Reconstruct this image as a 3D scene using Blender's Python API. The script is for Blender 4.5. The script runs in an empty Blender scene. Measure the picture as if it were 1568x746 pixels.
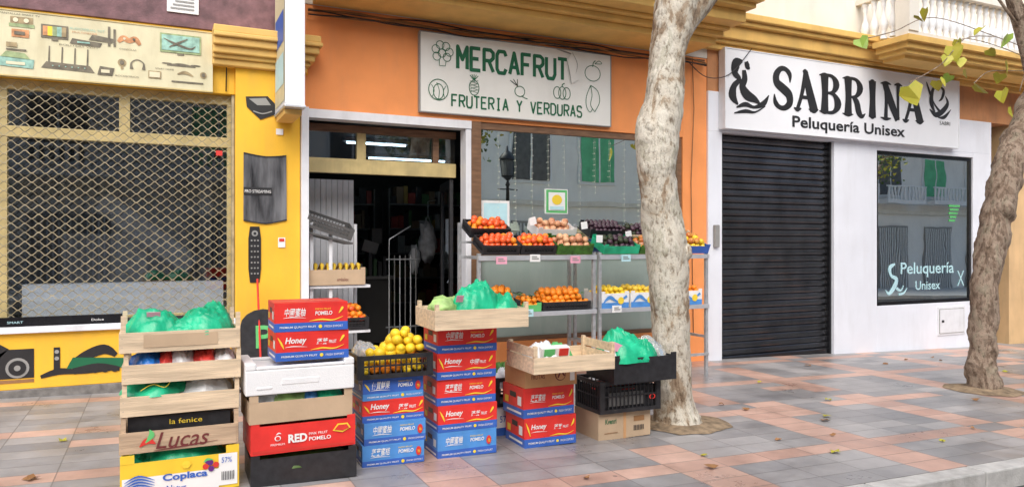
import bpy, math, random
from mathutils import Vector, Matrix, noise
random.seed(7)
SL=-0.026
def gz(x): return SL*x
scene=bpy.context.scene
scene.view_settings.view_transform='Standard'
scene.view_settings.look='None'
scene.view_settings.exposure=0

# ------------------------------------------------------------ materials
MATS={}
def mk(name,col,rough=.6,metal=0.,var=.12,vs=5.,bump=.15,bs=70.,col2=None,stretch=(1,1,1),dirt=0.,dirtcol=(.12,.10,.08),emit=0.,trans=0.,spec=.5,ds=1.6,sss=0.):
    if name in MATS: return MATS[name]
    m=bpy.data.materials.new(name); m.use_nodes=True
    nt=m.node_tree; N=nt.nodes; L=nt.links
    b=N['Principled BSDF']
    tc=N.new('ShaderNodeTexCoord'); mp=N.new('ShaderNodeMapping'); mp.inputs['Scale'].default_value=stretch
    L.new(tc.outputs['Object'],mp.inputs['Vector'])
    n=N.new('ShaderNodeTexNoise'); n.inputs['Scale'].default_value=vs; n.inputs['Detail'].default_value=6
    L.new(mp.outputs[0],n.inputs['Vector'])
    r=N.new('ShaderNodeValToRGB'); r.color_ramp.elements[0].position=.32; r.color_ramp.elements[1].position=.68
    c1=[max(0,c*(1-var)) for c in col]; c2=[min(1,c*(1+var)) for c in col] if col2 is None else col2
    r.color_ramp.elements[0].color=(*c1,1); r.color_ramp.elements[1].color=(*c2,1)
    L.new(n.outputs['Fac'],r.inputs['Fac'])
    out=r.outputs['Color']
    if dirt>0:
        mp2=N.new('ShaderNodeMapping'); mp2.inputs['Scale'].default_value=(ds*2.5,ds*2.5,ds*.5)
        L.new(tc.outputs['Object'],mp2.inputs['Vector'])
        n2=N.new('ShaderNodeTexNoise'); n2.inputs['Scale'].default_value=1.; n2.inputs['Detail'].default_value=8; n2.inputs['Roughness'].default_value=.65
        L.new(mp2.outputs[0],n2.inputs['Vector'])
        r2=N.new('ShaderNodeValToRGB'); r2.color_ramp.elements[0].position=.48; r2.color_ramp.elements[1].position=.8
        r2.color_ramp.elements[1].color=(dirt,dirt,dirt,1); r2.color_ramp.elements[0].color=(0,0,0,1)
        L.new(n2.outputs['Fac'],r2.inputs['Fac'])
        mx=N.new('ShaderNodeMixRGB'); mx.inputs['Color2'].default_value=(*dirtcol,1)
        L.new(r2.outputs['Color'],mx.inputs['Fac']); L.new(out,mx.inputs['Color1']); out=mx.outputs['Color']
    L.new(out,b.inputs['Base Color'])
    b.inputs['Roughness'].default_value=rough; b.inputs['Metallic'].default_value=metal
    b.inputs['Specular IOR Level'].default_value=spec
    if bump>0:
        n3=N.new('ShaderNodeTexNoise'); n3.inputs['Scale'].default_value=bs; n3.inputs['Detail'].default_value=4
        L.new(mp.outputs[0],n3.inputs['Vector'])
        bp=N.new('ShaderNodeBump'); bp.inputs['Strength'].default_value=bump; bp.inputs['Distance'].default_value=.01
        L.new(n3.outputs['Fac'],bp.inputs['Height']); L.new(bp.outputs[0],b.inputs['Normal'])
    if emit>0:
        b.inputs['Emission Color'].default_value=(*col,1); b.inputs['Emission Strength'].default_value=emit
    if trans>0: b.inputs['Transmission Weight'].default_value=trans
    MATS[name]=m; return m

def glassmat(name,tint,refl,gcol=(.9,.95,.92),rough=.02,wav=.0):
    m=bpy.data.materials.new(name); m.use_nodes=True
    nt=m.node_tree; N=nt.nodes; L=nt.links
    N.remove(N['Principled BSDF']); o=N['Material Output']
    t=N.new('ShaderNodeBsdfTransparent'); t.inputs[0].default_value=(*tint,1)
    g=N.new('ShaderNodeBsdfGlossy'); g.inputs['Color'].default_value=(*gcol,1); g.inputs['Roughness'].default_value=rough
    mix=N.new('ShaderNodeMixShader'); mix.inputs[0].default_value=refl
    if wav>0:
        tc=N.new('ShaderNodeTexCoord'); n=N.new('ShaderNodeTexNoise'); n.inputs['Scale'].default_value=1.3
        L.new(tc.outputs['Object'],n.inputs['Vector'])
        bp=N.new('ShaderNodeBump'); bp.inputs['Strength'].default_value=wav; bp.inputs['Distance'].default_value=.02
        L.new(n.outputs['Fac'],bp.inputs['Height']); L.new(bp.outputs[0],g.inputs['Normal'])
    L.new(t.outputs[0],mix.inputs[1]); L.new(g.outputs[0],mix.inputs[2]); L.new(mix.outputs[0],o.inputs['Surface'])
    return m

ORANGE=mk('orange_render',(.92,.34,.11),.75,var=.06,vs=2.5,bump=.25,bs=120,dirt=.35,dirtcol=(.66,.30,.15))
YEL=mk('yellow_render',(.88,.50,.035),.7,var=.07,vs=2.5,bump=.25,bs=120,dirt=.35,dirtcol=(.54,.32,.08))
OCHRE=mk('ochre_moulding',(.76,.48,.14),.7,var=.10,vs=3,bump=.2,bs=100,dirt=.4,dirtcol=(.42,.27,.10))
WHITEW=mk('white_render',(.82,.85,.92),.6,var=.03,vs=2,bump=.15,bs=130,dirt=.28,dirtcol=(.5,.5,.52))
CREAM=mk('cream_render',(.76,.72,.64),.8,var=.05,vs=2,bump=.2,bs=110,dirt=.3,dirtcol=(.45,.40,.33))
PURP=mk('maroon_stone',(.17,.085,.095),.6,var=.35,vs=9,bump=.3,bs=60)
BROWNO=mk('brown_render',(.58,.27,.12),.8,var=.12,vs=3,bump=.25,bs=90,dirt=.4)
PLINTH=mk('plinth_stone',(.18,.17,.16),.7,var=.3,vs=14,bump=.3)
TAN=mk('tan_render',(.68,.46,.24),.8,var=.1,vs=2,bump=.2,dirt=.3)
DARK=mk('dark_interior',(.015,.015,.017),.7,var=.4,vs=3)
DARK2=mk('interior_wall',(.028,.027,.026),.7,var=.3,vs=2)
WOODFR=mk('brown_frame',(.20,.11,.06),.45,var=.25,vs=6,stretch=(1,1,6))
CREAMFR=mk('cream_frame',(.60,.48,.22),.5,var=.12,vs=8,dirt=.4)
ALU=mk('aluminium',(.66,.68,.72),.35,metal=.5,var=.08,vs=8,bump=.05)
ALUW=mk('white_aluminium',(.80,.82,.86),.35,var=.05,vs=8,bump=.05,dirt=.25)
STEEL=mk('galvanised_steel',(.56,.58,.60),.4,metal=.6,var=.15,vs=20,bump=.05)
BLACK=mk('black_plastic',(.022,.022,.025),.4,var=.3,vs=20,bump=.1)
BLACKG=mk('black_gloss',(.012,.012,.014),.15,var=.3,vs=6,bump=.0)
SHUT=mk('shutter_black',(.075,.077,.085),.2,var=.35,vs=3,bump=.05,bs=20,dirt=.5,dirtcol=(.12,.12,.13),metal=.75,spec=.8)
WOOD=mk('crate_wood',(.70,.55,.38),.75,var=.2,vs=9,bump=.3,bs=40,stretch=(.35,3,5),dirt=.25,dirtcol=(.40,.27,.16))
WOOD2=mk('crate_wood_dark',(.50,.36,.24),.75,var=.2,vs=9,bump=.3,bs=40,stretch=(.35,3,5))
CARD=mk('cardboard',(.52,.38,.25),.85,var=.08,vs=6,bump=.1,bs=50,dirt=.15)
CARD2=mk('cardboard_orange',(.58,.32,.15),.85,var=.08,vs=6,bump=.1)
REDC=mk('red_carton',(.74,.035,.028),.45,var=.10,vs=9,bump=.1,bs=14)
BLUEC=mk('blue_carton',(.04,.13,.50),.45,var=.12,vs=9,bump=.1,bs=14)
LBLUEC=mk('light_blue_carton',(.08,.28,.66),.45,var=.12,vs=9,bump=.1,bs=14)
WHITEP=mk('white_print',(.84,.84,.83),.5,var=.05,bump=.0)
YELP=mk('yellow_print',(.88,.64,.05),.5,var=.06,bump=.0)
YELC=mk('yellow_carton',(.86,.58,.04),.5,var=.08,bump=.1,bs=14)
GREENP=mk('green_print',(.008,.13,.055),.5,var=.1,bump=.0)
LGREENP=mk('light_green_print',(.12,.50,.16),.5,var=.1,bump=.0)
REDP=mk('red_print',(.65,.04,.03),.5,var=.1,bump=.0)
BLUEP=mk('blue_print',(.04,.13,.5),.5,var=.1,bump=.0)
CYANP=mk('cyan_print',(.50,.76,.82),.5,var=.1,bump=.0)
PINKP=mk('pink_tag',(.80,.38,.50),.6,var=.1,bump=.0)
BLKP=mk('black_print',(.02,.02,.022),.45,var=.2,bump=.0)
MAROP=mk('maroon_print',(.16,.03,.03),.5,var=.1,bump=.0)
PURPP=mk('purple_print',(.12,.02,.20),.5,var=.1,bump=.0)
GREYP=mk('grey_print',(.30,.30,.29),.5,var=.1,bump=.0)
DGREY=mk('dark_grey_plastic',(.10,.10,.10),.5,var=.2,bump=.1)
BRNP=mk('brown_print',(.30,.15,.06),.6,var=.15,bump=.0)
FOAM=mk('white_foam',(.83,.84,.85),.55,var=.03,bump=.2,bs=160,dirt=.2,dirtcol=(.5,.5,.5))
GBAG=mk('green_bag',(.006,.40,.19),.30,var=.22,vs=7,bump=.5,bs=24,col2=(.025,.58,.30))
CLBAG=mk('clear_bag',(.62,.68,.66),.12,var=.3,vs=9,bump=.8,bs=18,trans=.6)
BBAG=mk('blue_bag',(.02,.18,.60),.3,var=.3,vs=12,bump=.6,bs=22)
WBAG=mk('white_bag',(.76,.78,.80),.4,var=.12,vs=12,bump=.6,bs=22)
RBAG=mk('red_bag',(.65,.05,.04),.35,var=.3,vs=12,bump=.6,bs=22)
SIGNW=mk('sign_white',(.84,.85,.81),.4,var=.03,vs=2,bump=.08,bs=5,dirt=.18,dirtcol=(.58,.56,.50))
SIGNW2=mk('sign_white_b',(.84,.86,.90),.3,var=.02,vs=2,bump=.0,dirt=.10,dirtcol=(.6,.6,.6))
SIGNY=mk('sign_faded',(.68,.63,.42),.5,var=.10,vs=3,bump=.1,dirt=.5,dirtcol=(.46,.39,.22),ds=3)
FOR=mk('orange_peel',(.92,.27,.015),.42,var=.15,vs=12,bump=.3,bs=220)
FTOM=mk('tomato_skin',(.85,.12,.03),.25,var=.2,vs=12,bump=.02)
FAPP=mk('pomegranate_skin',(.66,.20,.10),.4,var=.3,vs=14,col2=(.80,.50,.28),bump=.05)
FPLU=mk('plum_skin',(.055,.025,.04),.35,var=.5,vs=14,bump=.05)
FAVO=mk('avocado_skin',(.03,.04,.015),.5,var=.5,vs=24,bump=.4,bs=120)
FLEM=mk('lemon_peel',(.90,.62,.03),.4,var=.12,vs=12,bump=.25,bs=180)
FCAB=mk('cabbage_leaf',(.38,.58,.20),.5,var=.3,vs=16,bump=.8,bs=22)
FGRN=mk('leaf_green',(.05,.16,.02),.5,var=.5,vs=20,bump=.2)
FMAN=mk('banana_skin',(.80,.54,.06),.45,var=.2,vs=14,bump=.05)
FRED=mk('apple_skin',(.60,.05,.03),.3,var=.3,vs=10,col2=(.75,.40,.06),bump=.02)
LEAFY=mk('autumn_leaf',(.55,.58,.05),.5,var=.35,vs=5,bump=.1,col2=(.46,.40,.04))
LEAFG=mk('tree_leaf',(.07,.13,.025),.5,var=.4,vs=4,bump=.1)
SOIL=mk('soil',(.26,.19,.12),.95,var=.4,vs=14,bump=1.,bs=40)
ASPH=mk('asphalt',(.06,.06,.062),.85,var=.3,vs=30,bump=.5,bs=140)
KERB=mk('kerb_concrete',(.50,.49,.47),.8,var=.15,vs=10,bump=.4,dirt=.4)
GROUND=mk('earth',(.20,.18,.15),.95,var=.2,vs=.5)
WIRE=mk('grille_wire',(.36,.31,.20),.5,metal=.1,var=.3,vs=10)
TUBE=mk('tube_light',(.75,.95,1.),.5,emit=6,var=0,bump=0)
BULB=mk('small_bulb',(.9,.9,.8),.4,var=0,bump=0)
FROST=mk('frosted_panel',(.36,.45,.41),.12,var=.10,vs=1.5,bump=.05,bs=3,dirt=.5,dirtcol=(.56,.62,.58))
OPW=mk('opposite_wall',(.86,.85,.82),.85,var=.05,vs=1,dirt=.2,dirtcol=(.5,.5,.48))
OPP=mk('opposite_paving',(.62,.60,.57),.8,var=.1,vs=2)
OPGR=mk('opposite_blind',(.12,.50,.25),.6,var=.15,vs=3)
G_FRUIT=glassmat('shop_glass',(.5,.6,.53),.90,(.90,1,.94),.01,.05)
G_HAIR=glassmat('salon_glass',(.45,.5,.47),.88,(.93,.98,.94),.01,.05)
G_DARK=glassmat('dark_glass',(.85,.88,.92),.12)

def bark(name,stops,sc,bd,rot=.6):
    m=bpy.data.materials.new(name); m.use_nodes=True
    nt=m.node_tree;N=nt.nodes;L=nt.links;b=N['Principled BSDF']
    tc=N.new('ShaderNodeTexCoord'); mp=N.new('ShaderNodeMapping'); mp.inputs['Scale'].default_value=(1,1,.5); L.new(tc.outputs['Object'],mp.inputs[0])
    n=N.new('ShaderNodeTexNoise'); n.inputs['Scale'].default_value=sc; n.inputs['Detail'].default_value=9; n.inputs['Roughness'].default_value=.62; n.inputs['Distortion'].default_value=rot
    L.new(mp.outputs[0],n.inputs[0])
    r=N.new('ShaderNodeValToRGB'); e=r.color_ramp.elements
    e[0].position=stops[0][0];e[0].color=(*stops[0][1],1); e[1].position=stops[-1][0];e[1].color=(*stops[-1][1],1)
    for p,c in stops[1:-1]:
        x=e.new(p); x.color=(*c,1)
    L.new(n.outputs['Fac'],r.inputs[0])
    v=N.new('ShaderNodeTexNoise'); v.inputs['Scale'].default_value=30; v.inputs['Detail'].default_value=6; v.inputs['Roughness'].default_value=.7; L.new(mp.outputs[0],v.inputs[0])
    r2=N.new('ShaderNodeValToRGB'); r2.color_ramp.elements[0].position=.34; r2.color_ramp.elements[0].color=(.35,.30,.25,1); r2.color_ramp.elements[1].position=.50
    L.new(v.outputs['Fac'],r2.inputs[0])
    mx=N.new('ShaderNodeMixRGB'); mx.blend_type='MULTIPLY'; mx.inputs[0].default_value=1; L.new(r.outputs[0],mx.inputs[1]); L.new(r2.outputs[0],mx.inputs[2])
    L.new(mx.outputs[0],b.inputs['Base Color']); b.inputs['Roughness'].default_value=.85
    ad=N.new('ShaderNodeMath'); ad.operation='ADD'; L.new(n.outputs['Fac'],ad.inputs[0]); L.new(v.outputs['Fac'],ad.inputs[1])
    bp=N.new('ShaderNodeBump'); bp.inputs['Strength'].default_value=bd; bp.inputs['Distance'].default_value=.03; L.new(ad.outputs[0],bp.inputs['Height']); L.new(bp.outputs[0],b.inputs['Normal'])
    return m
BARK=bark('plane_bark',[(.33,(.20,.13,.08)),(.42,(.38,.29,.20)),(.455,(.58,.52,.42)),(.56,(.68,.64,.55)),(.60,(.50,.47,.37)),(.70,(.72,.68,.59))],5,.65)
BARK2=bark('rough_bark',[(.30,(.09,.06,.04)),(.45,(.24,.17,.12)),(.52,(.38,.29,.22)),(.62,(.30,.25,.18)),(.75,(.45,.38,.29))],9,1.)

# pavement shader
def pave():
    m=bpy.data.materials.new('paving_tiles'); m.use_nodes=True
    nt=m.node_tree;N=nt.nodes;L=nt.links;b=N['Principled BSDF']
    def M(op,a,bb=None):
        x=N.new('ShaderNodeMath'); x.operation=op
        for i,v in enumerate((a,bb)):
            if v is None: continue
            if isinstance(v,(int,float)): x.inputs[i].default_value=v
            else: L.new(v,x.inputs[i])
        return x.outputs[0]
    tc=N.new('ShaderNodeTexCoord'); sp=N.new('ShaderNodeSeparateXYZ'); L.new(tc.outputs['Object'],sp.inputs[0])
    TW,TH=.40,.20
    ux=M('DIVIDE',M('ADD',sp.outputs[0],40.15),TW); uy=M('DIVIDE',M('ADD',sp.outputs[1],40.),TH)
    ix=M('FLOOR',ux); iy=M('FLOOR',uy); fx=M('FRACT',ux); fy=M('FRACT',uy)
    bx=M('LESS_THAN',M('MODULO',ix,4.),.5); by=M('LESS_THAN',M('MODULO',iy,6.),.5)
    cmb=N.new('ShaderNodeCombineXYZ'); L.new(ix,cmb.inputs[0]); L.new(iy,cmb.inputs[1])
    wn=N.new('ShaderNodeTexWhiteNoise'); wn.noise_dimensions='2D'; L.new(cmb.outputs[0],wn.inputs['Vector'])
    red=M('MAXIMUM',bx,by)
    red=M('MULTIPLY',red,M('GREATER_THAN',wn.outputs['Value'],.10))
    red=M('MAXIMUM',red,M('GREATER_THAN',wn.outputs['Value'],.975))
    n=N.new('ShaderNodeTexNoise'); n.inputs['Scale'].default_value=3; n.inputs['Detail'].default_value=9; n.inputs['Roughness'].default_value=.65; L.new(tc.outputs['Object'],n.inputs[0])
    rg=N.new('ShaderNodeValToRGB'); rg.color_ramp.elements[0].position=.2; rg.color_ramp.elements[1].position=.8
    rg.color_ramp.elements[0].color=(.235,.235,.25,1); rg.color_ramp.elements[1].color=(.43,.415,.415,1)
    rr=N.new('ShaderNodeValToRGB'); rr.color_ramp.elements[0].position=.2; rr.color_ramp.elements[1].position=.8
    rr.color_ramp.elements[0].color=(.44,.27,.22,1); rr.color_ramp.elements[1].color=(.66,.45,.37,1)
    f=M('ADD',M('MULTIPLY',n.outputs['Fac'],.6),M('MULTIPLY',wn.outputs['Value'],.4))
    L.new(f,rg.inputs[0]); L.new(f,rr.inputs[0])
    mx=N.new('ShaderNodeMixRGB'); L.new(red,mx.inputs[0]); L.new(rg.outputs[0],mx.inputs[1]); L.new(rr.outputs[0],mx.inputs[2])
    jx=M('LESS_THAN',M('MINIMUM',fx,M('SUBTRACT',1.,fx)),.010); jy=M('LESS_THAN',M('MINIMUM',fy,M('SUBTRACT',1.,fy)),.020)
    j=M('MAXIMUM',jx,jy)
    mj=N.new('ShaderNodeMixRGB'); L.new(M('MULTIPLY',j,.6),mj.inputs[0]); L.new(mx.outputs[0],mj.inputs[1]); mj.inputs[2].default_value=(.13,.12,.11,1)
    n2=N.new('ShaderNodeTexNoise'); n2.inputs['Scale'].default_value=1.4; n2.inputs['Detail'].default_value=12; n2.inputs['Roughness'].default_value=.72; L.new(tc.outputs['Object'],n2.inputs[0])
    r2=N.new('ShaderNodeValToRGB'); r2.color_ramp.elements[0].position=.34; r2.color_ramp.elements[0].color=(.70,.68,.66,1); r2.color_ramp.elements[1].position=.58
    r2.color_ramp.elements[1].color=(1.1,1.09,1.07,1)
    L.new(n2.outputs['Fac'],r2.inputs[0])
    mm=N.new('ShaderNodeMixRGB'); mm.blend_type='MULTIPLY'; mm.inputs[0].default_value=1; L.new(mj.outputs[0],mm.inputs[1]); L.new(r2.outputs[0],mm.inputs[2])
    vo=N.new('ShaderNodeTexVoronoi'); vo.inputs['Scale'].default_value=2.6; L.new(tc.outputs['Object'],vo.inputs['Vector'])
    sp2=M('LESS_THAN',vo.outputs['Distance'],.045)
    ms=N.new('ShaderNodeMixRGB'); L.new(M('MULTIPLY',sp2,.6),ms.inputs[0]); L.new(mm.outputs[0],ms.inputs[1]); ms.inputs[2].default_value=(.10,.095,.09,1)
    L.new(ms.outputs[0],b.inputs['Base Color'])
    rn=N.new('ShaderNodeMapRange'); rn.inputs[1].default_value=.35; rn.inputs[2].default_value=.65; rn.inputs[3].default_value=.25; rn.inputs[4].default_value=.60; L.new(n2.outputs['Fac'],rn.inputs[0]); L.new(rn.outputs[0],b.inputs['Roughness'])
    h=M('ADD',M('MULTIPLY',M('SUBTRACT',1.,j),.8),M('MULTIPLY',wn.outputs['Value'],.35))
    n4=N.new('ShaderNodeTexNoise'); n4.inputs['Scale'].default_value=60; L.new(tc.outputs['Object'],n4.inputs[0])
    h=M('ADD',h,M('MULTIPLY',n4.outputs['Fac'],.3))
    bp=N.new('ShaderNodeBump'); bp.inputs['Strength'].default_value=.45; bp.inputs['Distance'].default_value=.007; L.new(h,bp.inputs['Height']); L.new(bp.outputs[0],b.inputs['Normal'])
    return m
PAVE=pave()

# ------------------------------------------------------------ mesh builder
import bmesh
def _ico(sub):
    bm=bmesh.new(); bmesh.ops.create_icosphere(bm,subdivisions=sub,radius=1)
    bm.verts.ensure_lookup_table()
    v=[x.co.copy() for x in bm.verts]; f=[[q.index for q in p.verts] for p in bm.faces]; bm.free(); return v,f
ICO={s:_ico(s) for s in (1,2,3,4)}
TXT={}
def textmesh(s,bold):
    k=(s,bold)
    if k in TXT: return TXT[k]
    cu=bpy.data.curves.new('t','FONT'); cu.body=s; cu.offset=bold; cu.resolution_u=3
    ob=bpy.data.objects.new('t',cu); scene.collection.objects.link(ob)
    dg=bpy.context.evaluated_depsgraph_get(); dg.update()
    me=bpy.data.meshes.new_from_object(ob.evaluated_get(dg))
    v=[x.co.copy() for x in me.vertices]; f=[list(p.vertices) for p in me.polygons]
    bpy.data.objects.remove(ob); bpy.data.curves.remove(cu); bpy.data.meshes.remove(me)
    TXT[k]=(v,f); return v,f
def catmull(pts,sub=5):
    P=[Vector(p) for p in pts]
    if len(P)<3: return P
    out=[]
    for i in range(len(P)-1):
        p0=P[max(i-1,0)];p1=P[i];p2=P[i+1];p3=P[min(i+2,len(P)-1)]
        for k in range(sub):
            t=k/sub
            out.append(.5*((2*p1)+(-p0+p2)*t+(2*p0-5*p1+4*p2-p3)*t*t+(-p0+3*p1-3*p2+p3)*t**3))
    out.append(P[-1]); return out
LET={'M':[[(0,0),(0,1),(.5,.42),(1,1),(1,0)]],'E':[[(1,1),(0,1),(0,0),(1,0)],[(0,.52),(.8,.52)]],
'R':[[(0,0),(0,1),(.7,1),(1,.88),(1,.64),(.7,.5),(0,.5)],[(.5,.5),(1,0)]],'C':[[(1,.8),(.82,1),(.2,1),(0,.82),(0,.18),(.2,0),(.82,0),(1,.2)]],
'A':[[(0,0),(.5,1),(1,0)],[(.2,.33),(.8,.33)]],'F':[[(1,1),(0,1),(0,0)],[(0,.52),(.8,.52)]],'U':[[(0,1),(0,.2),(.2,0),(.8,0),(1,.2),(1,1)]],
'T':[[(-.05,1),(1.05,1)],[(.5,1),(.5,0)]],'I':[[(.5,1),(.5,0)],[(.2,1),(.8,1)],[(.2,0),(.8,0)]],'Y':[[(0,1),(.5,.5),(1,1)],[(.5,.5),(.5,0)]],'V':[[(0,1),(.5,0),(1,1)]],
'D':[[(0,0),(0,1),(.65,1),(1,.8),(1,.2),(.65,0),(0,0)]],'S':[[(1,.82),(.8,1),(.2,1),(0,.85),(0,.65),(.2,.53),(.8,.47),(1,.35),(1,.15),(.8,0),(.2,0),(0,.18)]],' ':[]}
class MB:
    def __init__(s): s.v=[];s.f=[];s.m=[];s.sm=[];s.mats=[];s.M=Matrix();s.eps=0
    def mi(s,m):
        if m not in s.mats: s.mats.append(m)
        return s.mats.index(m)
    def add(s,v,f,m,sm=False):
        o=len(s.v); s.v+= [s.M@Vector(x) for x in v]
        k=s.mi(m)
        for q in f: s.f.append([o+i for i in q]); s.m.append(k); s.sm.append(sm)
    def box(s,c,d,m,R=None):
        v=[]
        for z in(-.5,.5):
            for y in(-.5,.5):
                for x in(-.5,.5):
                    p=Vector((x*d[0],y*d[1],z*d[2]))
                    if R: p=R@p
                    v.append(p+Vector(c))
        s.add(v,[(0,2,3,1),(4,5,7,6),(0,1,5,4),(2,6,7,3),(0,4,6,2),(1,3,7,5)],m)
    def bb(s,x0,x1,y0,y1,z0,z1,m): s.box(((x0+x1)/2,(y0+y1)/2,(z0+z1)/2),(x1-x0,y1-y0,z1-z0),m)
    def slab(s,x0,x1,y0,y1,a,b_,m):
        v=[(x,y,gz(x)+o) for o in(a,b_) for y in(y0,y1) for x in(x0,x1)]
        s.add(v,[(0,2,3,1),(4,5,7,6),(0,1,5,4),(2,6,7,3),(0,4,6,2),(1,3,7,5)],m)
    def sphere(s,c,r,m,sub=2,sc=(1,1,1)):
        v,f=ICO[sub]; s.add([(c[0]+a.x*r*sc[0],c[1]+a.y*r*sc[1],c[2]+a.z*r*sc[2]) for a in v],f,m,True)
    def tube(s,pts,rad,m,seg=8,nz=0,nsc=4,sm=True,cap=True):
        pts=[Vector(p) for p in pts]; n=len(pts)
        if not isinstance(rad,(list,tuple)): rad=[rad]*n
        v=[];f=[]
        up=None
        for i,p in enumerate(pts):
            t=(pts[min(i+1,n-1)]-pts[max(i-1,0)]).normalized()
            if up is None: up=Vector((1,0,0)) if abs(t.x)<.8 else Vector((0,0,1))
            a=t.cross(up).normalized(); up=a.cross(t).normalized()
            for k in range(seg):
                th=2*math.pi*k/seg; d=a*math.cos(th)+up*math.sin(th); r=rad[i]
                if nz: r*=1+nz*noise.noise((p+d*r)*nsc)+nz*.5*noise.noise((p+d*r)*nsc*2.7)+nz*.25*noise.noise((p+d*r)*nsc*7)
                v.append(p+d*r)
        for i in range(n-1):
            for k in range(seg):
                k2=(k+1)%seg; f.append((i*seg+k,i*seg+k2,(i+1)*seg+k2,(i+1)*seg+k))
        if cap: f.append(list(range(seg))); f.append([(n-1)*seg+k for k in range(seg)])
        s.add(v,f,m,sm)
    def lathe(s,c,prof,m,seg=12):
        s.tube([(c[0],c[1],c[2]+z) for r,z in prof],[r for r,z in prof],m,seg)
    def stroke(s,pts,w,y,m,smooth=True):
        s.eps+=.0003; y=y-s.eps%.004
        n0=len(pts); ws=w if isinstance(w,(list,tuple)) else [w]*n0
        P=[(p[0],p[1],ws[i]) for i,p in enumerate(pts)]
        if smooth: P=catmull(P,5)
        else: P=[Vector(p) for p in P]
        v=[];f=[];n=len(P)
        for i in range(n):
            a=P[max(i-1,0)];b=P[min(i+1,n-1)]; t=Vector((b.x-a.x,b.y-a.y))
            if t.length<1e-6: t=Vector((1,0))
            t.normalize(); q=Vector((-t.y,t.x))*max(P[i].z,.0005)/2
            v+=[(P[i].x+q.x,y,P[i].y+q.y),(P[i].x-q.x,y,P[i].y-q.y)]
            if i<n-1: f.append((2*i,2*i+1,2*i+3,2*i+2))
        s.add(v,f,m)
    def rect(s,x0,x1,z0,z1,y,m):
        s.eps+=.0003; y=y-s.eps%.004
        s.add([(x0,y,z0),(x1,y,z0),(x1,y,z1),(x0,y,z1)],[(0,1,2,3)],m)
    def disc(s,cx,cz,rx,rz,y,m,n=20):
        s.eps+=.0003; y=y-s.eps%.004
        s.add([(cx+rx*math.cos(2*math.pi*i/n),y,cz+rz*math.sin(2*math.pi*i/n)) for i in range(n)],[list(range(n))],m)
    def poly(s,pts,y,m):
        s.eps+=.0003; y=y-s.eps%.004
        s.add([(p[0],y,p[1]) for p in pts],[list(range(len(pts)))],m)
    def text(s,t,x0,x1,z0,z1,y,m,bold=0.,shear=0.):
        v,f=textmesh(t,bold)
        if not v: return
        s.eps+=.0003; y=y-s.eps%.004
        ax=min(a.x for a in v);bx=max(a.x for a in v);ay=min(a.y for a in v);by=max(a.y for a in v)
        o=[]
        for a in v:
            u=(a.x-ax)/max(bx-ax,1e-6); w=(a.y-ay)/max(by-ay,1e-6)
            o.append((x0+u*(x1-x0)+shear*w*(z1-z0),y,z0+w*(z1-z0)))
        s.add(o,f,m)
    def letters(s,t,x0,x1,z0,z1,y,m,wd,gap=.38):
        n=len(t); cw=(x1-x0)/(n+(n-1)*gap); h=z1-z0
        for i,ch in enumerate(t):
            X=x0+i*cw*(1+gap)
            for pl in LET[ch]:
                P=[(X+p[0]*cw,z0+wd/2+p[1]*(h-wd)) for p in pl]
                for a,b in zip(P,P[1:]): s.stroke([a,b],wd,y,m,False)
                for p in P[1:-1]: s.disc(p[0],p[1],wd/2,wd/2,y,m,10)
    def build(s,name,origin=None,bevel=0,parent=None,seg=2):
        if origin is None:
            if s.v and parent is None:
                xs=[a.x for a in s.v];ys=[a.y for a in s.v];zs=[a.z for a in s.v]
                origin=((min(xs)+max(xs))/2,(min(ys)+max(ys))/2,min(zs))
            else: origin=(0,0,0)
        O=Vector(origin)
        me=bpy.data.meshes.new(name); me.from_pydata([a-O for a in s.v],[],s.f)
        for m in s.mats: me.materials.append(m)
        me.polygons.foreach_set('material_index',s.m); me.polygons.foreach_set('use_smooth',s.sm); me.update()
        ob=bpy.data.objects.new(name,me); ob.location=O; scene.collection.objects.link(ob)
        if bevel:
            b=ob.modifiers.new('bevel','BEVEL'); b.width=bevel; b.segments=seg; b.limit_method='ANGLE'; b.angle_limit=.9
        if parent: ob.parent=parent
        return ob
def empty(name,loc=(0,0,0)):
    e=bpy.data.objects.new(name,None); e.location=loc; scene.collection.objects.link(e); return e
def T(x,y,z,rx=0,ry=0,rz=0):
    return Matrix.Translation((x,y,z))@Matrix.Rotation(math.radians(rz),4,'Z')@Matrix.Rotation(math.radians(ry),4,'Y')@Matrix.Rotation(math.radians(rx),4,'X')

# ------------------------------------------------------------ ground
g=MB(); g.add([(-200,-200,gz(-200)-.40),(200,-200,gz(200)-.40),(200,200,gz(200)-.40),(-200,200,gz(-200)-.40)],[(0,1,2,3)],GROUND); g.build('ground',(0,0,0))
g=MB(); g.slab(-40,60,-4.6,8,-.3,0,PAVE); g.build('pavement',(0,0,0))
g=MB(); g.slab(-60,80,-12.2,-4.752,-.35,-.13,ASPH); g.build('road',(0,0,0))
g=MB(); 
x=-30.
while x<50:
    g.slab(x+.004,x+.996,-4.75,-4.603,-.3,.006+random.uniform(-.002,.002),KERB); x+=1
g.build('kerb',(0,0,0),bevel=.012)
g=MB(); g.slab(-60,80,-18,-12.2,-.3,.0,OPP); g.build('pavement',(0,0,0))

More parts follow.
